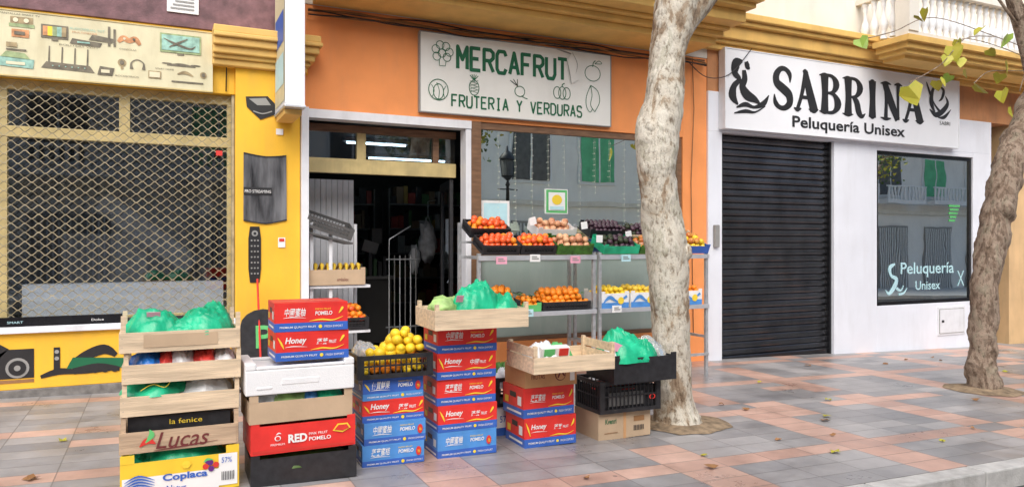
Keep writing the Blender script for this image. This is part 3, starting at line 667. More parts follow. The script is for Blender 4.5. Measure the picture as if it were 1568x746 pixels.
w=MB(); w.bb(1.07,1.25,-.73,-.06,2.70,4.6,SIGNW2); w.bb(1.062,1.258,-.735,-.055,2.672,2.70,ALU)
w.bb(1.08,1.24,-.62,-.08,2.62,2.672,OCHRE)
SM=1.066
w.add([(SM,-.70,2.74),(SM,-.10,2.74),(SM,-.10,4.5),(SM,-.70,4.5)],[(0,1,2,3)],SIGNY)
w.add([(SM-.003,-.66,2.9),(SM-.003,-.14,2.9),(SM-.003,-.14,3.2),(SM-.003,-.66,3.2)],[(0,1,2,3)],CYANP)
w.add([(SM-.003,-.66,3.3),(SM-.003,-.14,3.3),(SM-.003,-.14,3.6),(SM-.003,-.66,3.6)],[(0,1,2,3)],BLUEP)
w.build('projecting_sign',bevel=.006)

# ------------------------------------------------------------ crates
def lump(mb,c,s,m,seed,nz=.22,fr=2.2):
    v,f=ICO[3]; o=[]
    for a in v:
        q=a*fr+Vector((seed*3.1,seed*1.7,seed))
        r=1+nz*noise.noise(q)-nz*.9*abs(noise.noise(q*2.3))+nz*.5*abs(noise.noise(q*4.6))
        o.append((c[0]+a.x*r*s[0],c[1]+a.y*r*s[1],c[2]+a.z*r*s[2]))
    mb.add(o,f,m,True)
def bag(mb,c,s,m,seed,nz=.3,fr=2.2):
    rng=random.Random(seed*17+3); NR,NS=28,64
    pk=[(rng.uniform(-.6,.6),rng.uniform(-.6,.5),rng.uniform(.05,.20),rng.uniform(.03,.08)) for k in range(4)]
    v=[];f=[]
    O=Vector((seed*5.3,seed*2.1,seed*.7))
    for j in range(NR+1):
        r=(j/NR)**.8
        for i in range(NS):
            th=2*math.pi*i/NS
            rad=1+.20*noise.noise(Vector((math.cos(th)*1.3,math.sin(th)*1.3,seed*1.9)))+.10*noise.noise(Vector((math.cos(th)*4,math.sin(th)*4,seed*2.9)))
            u=r*math.cos(th)*rad; w_=r*math.sin(th)*rad
            p=Vector((u*1.4,w_*1.4,0))+O
            wp=p+Vector((noise.noise(p*1.5+Vector((9,0,0))),noise.noise(p*1.5+Vector((0,9,0))),0))*.7
            rd1=1-2.2*abs(noise.noise(wp*1.5)); rd2=1-2.4*abs(noise.noise(wp*3.3)); rd3=1-2.4*abs(noise.noise(wp*7.5))
            h=max(0,1-r**3)**.6
            z=h*(.72+.30*noise.noise(p*.8)+.12*rd1+.11*rd2+.065*rd3)
            for (a,b,hh,ww) in pk: z+=hh*math.exp(-((u-a)**2+(w_-b)**2)/ww)*h
            v.append((c[0]+u*s[0]*1.08,c[1]+w_*s[1]*1.08,c[2]-.45*s[2]+1.45*s[2]*z*1.05))
    for j in range(NR):
        for i in range(NS):
            k=(i+1)%NS; f.append((j*NS+i,j*NS+k,(j+1)*NS+k,(j+1)*NS+i))
    mb.add(v,f,m,True)
def pile(mb,x0,x1,y0,y1,z,r,ms,layers=2,sc=(1,1,1),sub=2):
    for l in range(layers):
        ins=r*.6*l; y=y0+r+ins; row=l
        while y<y1-r*.6-ins:
            x=x0+r+ins+(r if row%2 else 0)*.9
            while x<x1-r*.6-ins:
                if l<layers-1 or random.random()<.85:
                    mb.sphere((x+random.uniform(-.18,.18)*r,y+random.uniform(-.18,.18)*r,z+r*.8+l*r*1.45+random.uniform(-.2,.25)*r),r*random.uniform(.88,1.08),random.choice(ms),sub,(random.uniform(.95,1.05)*sc[0],random.uniform(.95,1.05)*sc[1],random.uniform(.88,1.)*sc[2]))
                x+=2*r*.98
            y+=2*r*.9; row+=1
def wood_crate(mb,w,d,h,m,bh=.6,slats=1,gap=.008,base=True):
    t=.009
    for x in (0,w-.03):
        for y in (t,d-.03-t): mb.bb(x+t,x+.03-t+.012,y,y+.03,0,h,m)
    hb=h*bh
    for k in range(slats):
        a=.004+k*(hb/slats); b2=a+hb/slats-gap
        mb.bb(0,w,0,t,a,b2,m); mb.bb(0,w,d-t,d,a,b2,m)
        mb.bb(0,t,t,d-t,a,b2-.004,m); mb.bb(w-t,w,t,d-t,a,b2-.004,m)
    for k in range(5): 
        yy=t+k*(d-2*t)/5; mb.bb(t,w-t,yy+.004,yy+(d-2*t)/5-.004,.006,.014,m)
    for x in (.012,w-.018):
        for zz in (hb*.3,hb*.7): mb.rect(x,x+.006,zz,zz+.002,-.0015,GREYP)
def tray(mb,w,d,h,m,t=.006,mi=None):
    mb.bb(0,w,0,t,0,h,m);mb.bb(0,w,d-t,d,0,h,m);mb.bb(0,t,t,d-t,0,h*.98,m);mb.bb(w-t,w,t,d-t,0,h*.98,m);mb.bb(t,w-t,t,d-t,.002,.008,m)
    for x in(0,w-.05):
        for y in (-.001,d-.006): mb.bb(x,x+.05,y,y+.007,h,h+.022,m)
def lattice(mb,w,d,h,m):
    t=.012
    for z in (0,h-.03):
        mb.bb(0,w,0,t,z,z+.03,m);mb.bb(0,w,d-t,d,z,z+.03,m);mb.bb(0,t,t,d-t,z,z+.03,m);mb.bb(w-t,w,t,d-t,z,z+.03,m)
    n=int(w/.034)
    for k in range(n+1):
        x=k*(w-.008)/n
        mb.bb(x,x+.008,.002,.009,.03,h-.03,m); mb.bb(x,x+.008,d-.009,d-.002,.03,h-.03,m)
    n=int(d/.034)
    for k in range(1,n):
        y=k*d/n; mb.bb(.002,.009,y,y+.008,.03,h-.03,m); mb.bb(w-.009,w-.002,y,y+.008,.03,h-.03,m)
    mb.bb(0,w,.003,.008,h*.5,h*.5+.012,m); mb.bb(.003,.008,0,d,h*.5,h*.5+.012,m)
    for x in(0,w-.035):
        for y in(0,d-.02): mb.bb(x-.001,x+.036,y-.001,y+.021,0,h+.001,m)
    mb.bb(t,w-t,t,d-t,.004,.012,m)

# stack A
ax,ay=-.185,-3.30; az=gz(.1)
w=MB(); w.M=T(ax,ay,az,rz=.6); W,D=.61,.40
tray(w,W,D,.20,YELC); 
for xx in(0,W-.07): w.bb(xx,xx+.07,-.002,.006,.20,.245,YELC); w.bb(xx,xx+.07,D-.006,D+.002,.20,.245,YELC)
w.rect(.01,.50,.01,.12,-.004,WHITEP); w.rect(.50,.60,.02,.20,-.004,WHITEP)
w.text('Coplaca',.21,.44,.075,.125,-.008,BLUEP,bold=.03); w.text('Natur',.23,.33,.022,.06,-.008,BLUEP,bold=.01)
w.disc(.33,.165,.022,.022,-.008,YELP); w.disc(.33,.165,.03,.004,-.009,YELP); w.text('57%',.515,.57,.15,.18,-.008,BLUEP)
for dx,dz,m in ((.0,.0,REDP),(.025,.02,PURPP),(.03,-.015,PURPP),(.055,.005,REDP),(.012,.03,PURPP)): w.disc(.43+dx,.14+dz,.016,.016,-.009,m)
w.stroke([(.42,.165),(.44,.18),(.47,.175)],[.004,.014,.003],-.01,LGREENP)
for k in range(6): w.stroke([(.02,.03+.014*k),(.09,.05+.016*k),(.17,.03+.014*k)],[.002,.010,.002],-.009,BLUEP)
for k in range(8): w.rect(.515+.009*k,.519+.009*k,.05,.10,-.009,BLKP)
bag(w,(.33,.2,.16),(.24,.17,.10),GBAG,3); bag(w,(.12,.2,.15),(.10,.15,.06),GBAG,4)
w.build('banana_carton')
w=MB(); w.M=T(ax-.005,ay+.01,az+.247,rz=-.5); wood_crate(w,W,D,.20,WOOD2,.62,1); w.rect(.11,.60,.007,.118,-.002,WOOD2)
w.text('Lucas',.18,.44,.02,.11,-.006,MAROP,bold=.004,shear=.3); w.stroke([(.17,.012),(.3,.020),(.50,.035)],[.002,.008,.002],-.006,MAROP)
w.stroke([(.10,.04),(.14,.07),(.18,.05)],[.005,.035,.005],-.006,REDP); w.stroke([(.13,.06),(.16,.10),(.15,.13)],[.005,.03,.004],-.006,LGREENP)
w.bb(.04,.57,.05,.35,.02,.19,BLACK); w.text('la fenice',.25,.42,.14,.168,.046,YELP)
w.build('wooden_crate')
def woodA(z,h,bh,rz,dx,m,fn,slats=1):
    w=MB(); w.M=T(ax+dx,ay+.012,az+z,rz=rz); wood_crate(w,W,D,h,m,bh,slats); fn(w); w.build('wooden_crate')
def f1(w): bag(w,(.18,.2,.13),(.17,.17,.06),GBAG,8); bag(w,(.44,.2,.11),(.14,.15,.07),WBAG,9); w.stroke([(.1,.14),(.16,.17),(.22,.15),(.25,.18)],.004,.02,YELP)
def f2(w): bag(w,(.13,.18,.11),(.09,.14,.06),BBAG,10); bag(w,(.3,.18,.10),(.08,.14,.07),WBAG,11); bag(w,(.42,.18,.11),(.07,.14,.06),RBAG,12); bag(w,(.52,.18,.10),(.07,.14,.06),WBAG,13); bag(w,(.22,.15,.10),(.05,.1,.06),RBAG,14)
def f3(w): bag(w,(.17,.2,.12),(.16,.18,.10),GBAG,15); bag(w,(.45,.2,.13),(.15,.18,.10),GBAG,16); bag(w,(.31,.14,.10),(.13,.12,.07),GBAG,18); w.box((.17,.07,.205),(.07,.002,.03),PINKP,Matrix.Rotation(.5,3,'X'))
woodA(.45,.175,.66,.4,.0,WOOD,f1); woodA(.628,.17,.66,-.6,.008,WOOD,f2); 
w=MB(); w.M=T(ax-.005,ay+.0,az+.80,rz=.5); wood_crate(w,W+.01,D,.205,WOOD,.58,1); w.rect(.12,.5,.03,.10,-.002,CARD); f3(w); w.build('wooden_crate')

# stack B
bx,by=.485,-3.33; bz=gz(.8)
w=MB(); w.M=T(bx,by,bz,rz=-1); tray(w,.615,.40,.165,BLACK); bag(w,(.30,.2,.12),(.27,.18,.06),LEAFG,20); w.build('cardboard_tray')
w=MB(); w.M=T(bx+.0,by,bz+.19,rz=.5); tray(w,.61,.40,.165,REDC); w.rect(.01,.60,.012,.026,-.003,REDP)
w.text('RED',.21,.32,.055,.105,-.006,WHITEP,bold=.04); w.text('POMELO',.33,.46,.055,.078,-.006,WHITEP,bold=.02); w.text('PINK FRUIT',.33,.44,.090,.105,-.006,WHITEP)
w.poly([(.47,.10),(.50,.14),(.56,.14),(.58,.11),(.53,.085)],-.006,YELP); w.poly([(.48,.105),(.505,.132),(.555,.132),(.57,.11),(.53,.095)],-.009,REDP)
w.disc(.15,.09,.018,.016,-.006,WHITEP); w.disc(.15,.09,.012,.011,-.009,REDC); w.stroke([(.14,.11),(.155,.12),(.17,.115)],[.002,.008,.002],-.006,WHITEP); w.text('PREMIUM',.11,.19,.048,.060,-.006,WHITEP)
bag(w,(.45,.2,.14),(.12,.15,.05),LEAFG,21); w.build('fruit_carton')
w=MB(); w.M=T(bx-.008,by-.005,bz+.372,rz=1); tray(w,.60,.40,.125,CARD); 
for xx in(0,.55): w.bb(xx,xx+.05,-.002,.006,.125,.165,CARD)
bag(w,(.22,.2,.11),(.18,.16,.07),FCAB,22); bag(w,(.15,.15,.11),(.1,.1,.065),WBAG,25); bag(w,(.47,.2,.11),(.10,.16,.06),GBAG,23); bag(w,(.36,.2,.11),(.08,.16,.06),LBLUEC,24)
w.build('cardboard_tray')
w=MB(); w.M=T(bx-.03,by-.015,bz+.54,rz=.3); 
w.bb(0,.63,0,.41,0,.145,FOAM); 
for xx in (.0,.57): w.bb(xx,xx+.06,0,.41,.146,.185,FOAM)
w.bb(.06,.57,.0,.025,.146,.165,FOAM); w.bb(.06,.57,.385,.41,.146,.165,FOAM); w.bb(.06,.15,-.004,.1,.03,.05,FOAM)
w.bb(.20,.42,-.003,.01,.05,.09,FOAM)
w.build('polystyrene_box',bevel=.008)

SET=['中國蜜柚','出口水果','蓬莱蜜桔','優質鮮果']
def fbox(x,y,z,w_=.42,d=.31,h=.172,style='red',rz=0,nm='fruit_carton',k=0):
    w=MB(); w.M=T(x,y,z,rz=rz)
    red=REDC if style=='red' else (BLUEC if style=='blue' else LBLUEC); band=BLUEC if style=='red' else (LBLUEC if style=='blue' else BLUEC)
    bh=.30*h; tb=0.10*h
    w.bb(0,w_,0,d,0,bh,band); w.bb(.0006,w_-.0006,.0006,d-.0006,bh,h-tb,red); w.bb(0,w_,0,d,h-tb,h,red)
    w.bb(.0,w_,d*.49,d*.51,h,h+.001,CARD)
    y=-.002
    mid=(bh+h)/2
    if k%2==0 or style!='red':
        w.text(SET[k%4],.055,.175,mid-.022,mid+.028,y,WHITEP,bold=.012,shear=.15); w.text('POMELO',.235,.335,mid-.018,mid+.006,y,WHITEP,bold=.02,shear=.1); w.text('FRESH FRUIT',.235,.33,mid+.014,mid+.024,y,YELP)
    else:
        w.text('Honey',.05,.17,mid-.020,mid+.028,y,WHITEP,bold=.025,shear=.2); w.text(SET[(k+1)%4][:2],.235,.300,mid-.022,mid+.014,y,WHITEP,bold=.01,shear=.15); w.text('FRUIT',.31,.355,mid-.018,mid+.002,y,WHITEP,bold=.01)
    w.text('PREMIUM QUALITY FRUIT',.03,.24,bh*.35,bh*.62,y,WHITEP,bold=.01); w.text('FRESH EXPORT',.29,.40,bh*.35,bh*.6,y,WHITEP)
    w.disc(.265,bh*.5,.011,.011,y,YELP,10)
    w.stroke([(.05,mid-.030),(.10,mid-.026),(.18,mid-.032)],[.001,.005,.001],y,WHITEP)
    if style=='red': w.stroke([(.20,bh+.008),(.27,bh+.016),(.34,bh+.010),(.40,bh+.03)],[.002,.009,.007,.002],y,YELP); w.stroke([(.375,mid-.01),(.395,mid+.02),(.40,h-.03)],[.004,.015,.004],y,YELP)
    else: w.disc(.37,h*.55,.018,.030,y-.002,REDP); w.text('柚',.362,.378,h*.47,h*.62,y-.006,YELP)
    if k%2: w.stroke([(.01,h-.03),(.03,h*.62),(.045,bh+.02)],[.003,.012,.003],y,YELP)
    e=-.001
    w.add([(e,d*.35,h*.62),(e,d*.65,h*.62),(e,d*.65,h*.80),(e,d*.35,h*.80)],[(0,1,2,3)],BLKP)
    w.add([(e,d*.1,bh+.02),(e,d*.28,bh+.02),(e,d*.28,h*.7),(e,d*.1,h*.7)],[(0,1,2,3)],WHITEP)
    w.add([(e,d*.72,bh+.015),(e,d*.9,bh+.015),(e,d*.9,h*.6),(e,d*.72,h*.6)],[(0,1,2,3)],YELP)
    w.add([(e,d*.1,bh*.35),(e,d*.8,bh*.35),(e,d*.8,bh*.6),(e,d*.1,bh*.6)],[(0,1,2,3)],WHITEP)
    return w.build(nm,bevel=.002)
fbox(.625,-3.33,bz+.727,.43,.31,.170,'red',1,k=1); fbox(.617,-3.325,bz+.899,.43,.31,.170,'red',-1,k=0)
cz=gz(1.4)
for i,(st,k) in enumerate((('light',2),('light',0),('red',1),('blue',3))):
    fbox(1.185+random.uniform(-.010,.010),-3.16+random.uniform(-.012,.012),cz+i*.142,.41,.31,.141,st,random.uniform(-2,2),k=k)
w=MB(); w.M=T(1.14,-3.20,cz+.570,rz=-1); lattice(w,.50,.36,.15,BLACK)
pile(w,.02,.48,.02,.34,.02,.036,[FLEM,FLEM,FOR],3,(1,1.1,1)); pile(w,.20,.46,.05,.30,.15,.034,[FLEM],3,(1,1.1,1)); bag(w,(.10,.2,.15),(.09,.12,.06),CLBAG,31)
w.build('lemon_crate')
dz=gz(1.9)
for i in range(5):
    fbox(1.70+random.uniform(-.010,.010),-3.14+random.uniform(-.012,.012),dz+i*.177,.43,.32,.176,'red' if i else 'light',random.uniform(-2,2),k=i)
w=MB(); w.M=T(1.60,-3.36,dz+.886,rz=-2); wood_crate(w,.66,.44,.17,WOOD,.80,1)
lump(w,(.11,.18,.13),(.10,.10,.08),FCAB,33,.25,3); lump(w,(.22,.26,.12),(.09,.10,.08),FCAB,36,.25,3); bag(w,(.36,.20,.15),(.17,.17,.13),GBAG,34); bag(w,(.52,.22,.13),(.12,.16,.09),GBAG,35)
w.box((.19,.06,.20),(.05,.002,.05),PINKP,Matrix.Rotation(.5,3,'X'))
w.build('wooden_crate')
ez=gz(2.4)
w=MB(); w.M=T(2.32,-2.72,ez,rz=2); w.bb(0,.40,0,.3,0,.22,WHITEP); w.rect(.0,.4,.0,.06,-.003,BLUEC); w.text('57%',.03,.12,.10,.15,-.003,BLUEP); w.disc(.22,.13,.05,.05,-.003,LGREENP); w.disc(.30,.13,.04,.04,-.004,YELP); w.build('fruit_carton',bevel=.002)
w=MB(); w.M=T(2.30,-2.74,ez+.222,rz=-2); lattice(w,.42,.32,.22,BLACK); bag(w,(.2,.15,.2),(.18,.14,.12),FGRN,37); bag(w,(.1,.1,.18),(.09,.09,.10),WBAG,38); w.build('vegetable_crate')
for i in range(2): fbox(2.36+random.uniform(-.008,.008),-3.12,ez+i*.213,.42,.33,.212,'red',random.uniform(-1.5,1.5),k=i+1)
w=MB(); w.M=T(2.365,-3.12,ez+.427,rz=.8); w.bb(0,.43,0,.33,0,.15,CARD2); w.text('FRUTAS',.05,.16,.06,.09,-.002,MAROP); w.disc(.29,.08,.045,.045,-.002,MAROP);w.disc(.29,.08,.038,.038,-.006,CARD2); w.stroke([(.265,.06),(.29,.10),(.32,.07)],.012,-.010,MAROP); w.rect(.37,.41,.03,.12,-.002,WHITEP)
w.build('cardboard_box',bevel=.002)
w=MB(); w.M=T(2.27,-3.44,ez+.580,rz=-2); wood_crate(w,.63,.46,.19,WOOD,.62,1)
w.bb(0,.009,.0,.46,.12,.18,WOOD); w.bb(.621,.63,.0,.46,.12,.18,WOOD)
bag(w,(.16,.24,.10),(.12,.14,.08),WBAG,41); bag(w,(.32,.28,.08),(.10,.13,.09),LGREENP,42); w.box((.22,.14,.125),(.22,.06,.08),WHITEP,Matrix.Rotation(.25,3,'X')); w.box((.17,.115,.13),(.08,.03,.05),LGREENP,Matrix.Rotation(.25,3,'X')); w.box((.28,.115,.13),(.07,.03,.05),REDP,Matrix.Rotation(.25,3,'X'))
w.build('wooden_crate')
fz=gz(3.2)
w=MB(); w.M=T(2.98,-3.12,fz,rz=1); w.bb(0,.48,0,.34,0,.205,CARD); w.rect(.225,.25,0,.205,-.002,CARD2)
w.text('Kvenri',.06,.16,.12,.16,-.002,GREENP,bold=.02); w.rect(.32,.42,.12,.16,-.002,BRNP); 
for k in range(7): w.rect(.32+.014*k,.328+.014*k,.05,.09,-.002,BLKP)
w.rect(.05,.17,.05,.055,-.002,BRNP); w.bb(0,.48,.165,.175,.205,.207,CARD2)
w.build('cardboard_box',bevel=.003)
w=MB(); w.M=T(2.97,-3.16,fz+.208,rz=-1.5); lattice(w,.54,.38,.24,BLACK); w.bb(.03,.51,.03,.35,.02,.19,BLACK); w.bb(.08,.40,.015,.02,.05,.15,DGREY); w.text('0',.44,.5,.08,.12,.008,REDP); bag(w,(.25,.18,.18),(.2,.14,.03),RBAG,57); w.build('plastic_crate')
w=MB(); w.M=T(3.02,-3.27,fz+.450,rz=-1); tray(w,.56,.40,.185,BLACK)
bag(w,(.19,.18,.20),(.22,.18,.12),GBAG,51); bag(w,(.05,.1,.19),(.08,.08,.07),WBAG,54); bag(w,(.28,.10,.20),(.14,.10,.09),GBAG,52); bag(w,(.44,.2,.19),(.11,.16,.10),CLBAG,53); w.box((.06,.03,.26),(.11,.002,.06),PINKP,Matrix.Rotation(.4,3,'Y'))
w.build('cardboard_tray')

# ------------------------------------------------------------ outdoor shelving
def shelf_unit(x0,x1):
    w=MB(); y0,y1=-1.05,-.48
    for x in (x0,x1-.035):
        w.bb(x,x+.035,y0+.01,y0+.045,gz(x),1.30,STEEL); w.bb(x,x+.035,y1-.035,y1,gz(x),1.62,STEEL)
        w.bb(x+.004,x+.031,y0+.045,y1-.035,.30,.33,STEEL)
    for z in (.66,1.24): w.bb(x0+.036,x1-.036,y0,y1,z,z+.03,STEEL); w.bb(x0,x1,y0-.012,y0-.001,z-.012,z+.035,ALU)
    w.bb(x0+.036,x1-.036,y1-.16,y1,1.40,1.425,STEEL)
    w.bb(x0,x1,y0-.005,y0+.02,.10,.13,STEEL)
    return w.build('display_shelf',bevel=.002)
shelf_unit(2.88,4.26); shelf_unit(4.30,5.80)
def crate_t(x,y,z,w_,d,h,m,fr,r,nm,tilt=24,layers=2,kind='lat',sc=(1,1,1),leaves=0,rz=0):
    w=MB(); w.M=T(x,y,z,rx=tilt,rz=rz)
    if kind=='lat': lattice(w,w_,d,h,m)
    elif kind=='wood': wood_crate(w,w_,d,h,m,.8)
    else: tray(w,w_,d,h,m)
    w.bb(.015,w_-.015,.015,d-.015,.013,max(.02,h-r*1.3),m)
    pile(w,.012,w_-.012,.012,d-.012,max(.02,h-r*1.3),r,fr,layers,sc)
    for k in range(leaves):
        a=random.uniform(0,6.28); cx=random.uniform(.03,w_-.03); cy=random.uniform(.03,d-.03); cz_=h+r*1.4+random.uniform(0,.03)
        w.add([(cx,cy,cz_),(cx+.025*math.cos(a+.5),cy+.025*math.sin(a+.5),cz_+.012),(cx+.06*math.cos(a),cy+.06*math.sin(a),cz_+.004),(cx+.025*math.cos(a-.5),cy+.025*math.sin(a-.5),cz_+.006)],[(0,1,2,3)],FGRN)
    return w.build(nm)
crate_t(2.92,-1.06,1.285,.41,.28,.10,BLACK,[FTOM,FTOM,FOR],.033,'tomato_crate')
crate_t(3.345,-1.06,1.285,.41,.28,.10,BLACK,[FTOM,FTOM,FOR],.033,'tomato_crate',rz=1)
crate_t(3.77,-1.06,1.285,.43,.28,.10,FGRN,[FAPP],.040,'pomegranate_crate',kind='tray')
crate_t(2.90,-.78,1.46,.45,.26,.10,BLACK,[FTOM,FTOM,FOR],.034,'tomato_crate',rz=-1)
crate_t(3.68,-.78,1.46,.48,.26,.10,WHITEP,[FAPP],.040,'pomegranate_crate',kind='tray',rz=1)
crate_t(4.34,-.78,1.46,.46,.26,.09,BLACK,[FPLU],.028,'plum_crate',kind='tray')
crate_t(4.82,-.80,1.44,.40,.26,.08,WOOD,[FPLU,FAVO],.03,'fig_crate',kind='wood')
crate_t(4.34,-1.06,1.285,.46,.28,.09,GBAG,[FAVO,FPLU],.034,'avocado_crate',kind='tray')
crate_t(4.82,-1.06,1.285,.38,.28,.08,FGRN,[FAPP,FRED],.034,'apple_crate',kind='tray')
crate_t(5.36,-1.06,1.285,.42,.28,.09,BLUEC,[FRED,FLEM,FRED],.038,'apple_crate',kind='tray')
crate_t(5.30,-.78,1.46,.42,.26,.09,WOOD,[FRED,FAPP],.038,'apple_crate',kind='wood')
crate_t(2.95,-1.0,.695,.42,.40,.12,BLACK,[FOR],.036,'orange_crate',tilt=6,layers=3,leaves=45)
crate_t(3.62,-1.03,.695,.58,.42,.09,BLACK,[FOR],.036,'orange_crate',tilt=6,layers=3,leaves=8)
crate_t(3.385,-1.02,.695,.22,.40,.07,LGREENP,[FOR],.034,'orange_crate',tilt=6,layers=2,leaves=26,kind='tray')
def ctray(x,w_,frs,nm):
    w=MB(); w.M=T(x,-1.03,.695,rx=3); tray(w,w_,.36,.16,WHITEP); w.rect(.0,w_,.0,.06,-.004,LBLUEC); w.stroke([(.02,.05),(w_*.3,.12),(w_*.6,.07),(w_-.03,.13)],[.01,.04,.02,.03],-.006,LBLUEC); w.disc(w_*.7,.08,.04,.04,-.008,YELP)
    pile(w,.01,w_-.01,.01,.35,.12,.033,frs,2); w.build(nm)
ctray(4.33,.36,[FLEM,FLEM],'lemon_carton'); ctray(4.72,.36,[FLEM,FMAN],'lemon_carton'); ctray(5.35,.36,[FOR],'orange_carton')
w=MB()
for x,z,m in ((3.12,1.20,PINKP),(3.98,1.20,PINKP),(4.62,1.21,CYANP),(3.50,1.22,WHITEP),(3.42,.66,CYANP),(4.5,.66,WHITEP)):
    w.box((x,-1.085,z+.03),(.12,.003,.075),m); w.rect(x-.04,x+.04,z+.02,z+.03,-1.09,GREYP); w.rect(x-.04,x+.02,z+.04,z+.05,-1.09,GREYP)
for x,y,z in ((3.62,-.80,1.64),(4.26,-.8,1.6),(4.78,-.9,1.5),(5.2,-.95,1.5),(4.3,-1.05,1.45),(3.3,-.9,1.47)):
    w.box((x,y,z),(.08,.003,.08),WHITEP,Matrix.Rotation(random.uniform(-.3,.3),3,'Y'))
w.build('price_tag')

w=MB()
for x,y in ((1.63,.02),(1.43,.02),(1.43,.55),(2.02,.55)): w.bb(x,x+.035,y,y+.035,0,1.62 if x!=1.63 else 1.5,ALUW)
for z in (.45,.93): w.bb(1.42,2.06,-.02,.6,z,z+.03,ALUW)
w.box((1.62,.15,1.46),(.50,.42,.02),DGREY,Matrix.Rotation(math.radians(14),3,'Y'))
w.build('display_shelf',bevel=.002)
w=MB(); w.M=T(1.36,-.08,1.58,ry=18,rx=14); lattice(w,.50,.36,.12,DGREY); w.build('plastic_crate')
w=MB(); w.M=T(1.36,-.04,.965); tray(w,.64,.38,.16,CARD); w.text('embalex',.34,.46,.04,.075,-.003,MAROP)
for k in range(9):
    x=.06+.065*k; w.tube([(x,.05,.14),(x+.02,.12,.20),(x+.03,.22,.21),(x+.02,.32,.16)],[.008,.021,.021,.008],FMAN,8)
w.bb(.01,.63,.01,.37,.06,.12,CARD)
w.build('banana_box')
crate_t(1.58,-.03,.485,.46,.36,.13,BLACK,[FOR,FOR,FTOM],.035,'orange_crate',tilt=6,layers=3,leaves=6)
crate_t(1.45,.0,gz(1.6)+.05,.46,.36,.16,BLACK,[FOR,FLEM],.035,'orange_crate',tilt=0,layers=2)
w=MB(); 
for k in range(9): w.bb(1.52+.065*k,1.58+.065*k,.9,.92,0,2.15,ALUW)
w.build('folding_shutter')
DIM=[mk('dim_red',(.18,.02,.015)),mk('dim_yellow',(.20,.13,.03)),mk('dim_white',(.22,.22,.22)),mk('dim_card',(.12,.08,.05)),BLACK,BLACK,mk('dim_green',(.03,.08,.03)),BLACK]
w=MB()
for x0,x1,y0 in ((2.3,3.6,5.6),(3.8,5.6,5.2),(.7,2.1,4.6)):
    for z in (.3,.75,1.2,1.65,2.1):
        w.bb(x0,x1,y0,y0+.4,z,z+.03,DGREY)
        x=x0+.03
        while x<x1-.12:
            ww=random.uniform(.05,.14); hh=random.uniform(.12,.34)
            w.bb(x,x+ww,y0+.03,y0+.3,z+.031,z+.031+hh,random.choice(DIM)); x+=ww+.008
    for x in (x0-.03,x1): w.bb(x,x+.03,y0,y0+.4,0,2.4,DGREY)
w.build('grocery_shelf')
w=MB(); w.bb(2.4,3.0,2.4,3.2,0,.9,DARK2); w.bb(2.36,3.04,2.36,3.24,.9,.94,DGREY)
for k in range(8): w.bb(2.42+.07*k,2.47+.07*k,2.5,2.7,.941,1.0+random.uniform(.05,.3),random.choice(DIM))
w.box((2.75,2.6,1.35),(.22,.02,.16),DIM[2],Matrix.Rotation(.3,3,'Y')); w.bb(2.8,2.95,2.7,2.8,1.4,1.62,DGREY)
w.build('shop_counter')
w=MB()
for k in range(6): w.tube([(2.62+.07*k,1.2,.05),(2.62+.07*k,1.2,1.25+(.08 if k in(0,5) else 0))],.007,DGREY if k%2 else STEEL)
w.tube([(2.58,1.2,1.2),(3.02,1.2,1.2)],.010,STEEL); w.tube([(2.58,1.2,.35),(3.02,1.2,.35)],.010,STEEL); w.tube([(2.62,1.2,1.33),(2.62,1.2,1.45),(2.9,1.2,1.62)],.008,STEEL)
w.build('metal_gate')
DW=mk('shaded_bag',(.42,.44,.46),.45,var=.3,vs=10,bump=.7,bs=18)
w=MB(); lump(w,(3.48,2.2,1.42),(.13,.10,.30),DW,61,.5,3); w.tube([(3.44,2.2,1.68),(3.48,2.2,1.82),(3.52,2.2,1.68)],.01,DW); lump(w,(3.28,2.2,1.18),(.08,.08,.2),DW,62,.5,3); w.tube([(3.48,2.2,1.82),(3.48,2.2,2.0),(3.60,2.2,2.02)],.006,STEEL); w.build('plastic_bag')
w=MB(); w.bb(3.38,3.74,.035,.045,1.60,1.90,WHITEP); w.rect(3.41,3.71,1.63,1.87,.034,CYANP); w.build('window_notice')
w=MB(); w.bb(4.22,4.53,.035,.045,1.76,2.06,WHITEP); w.rect(4.23,4.52,1.77,2.05,.034,LGREENP); w.rect(4.26,4.49,1.80,2.02,.030,WHITEP); w.disc(4.375,1.93,.07,.06,.026,YELP); w.rect(4.28,4.47,1.81,1.85,.026,CYANP); w.build('window_poster')
w=MB()
x=3.6
while x<6.1:
    l=random.uniform(.5,1.3); w.tube([(x,.035,2.70),(x+.01,.035,2.70-l)],.0016,BULB,3)
    for k in range(int(l/.07)): w.sphere((x+random.uniform(-.01,.01),.033,2.66-k*.07),.006,BULB,1)
    x+=.22
w.build('string_lights')

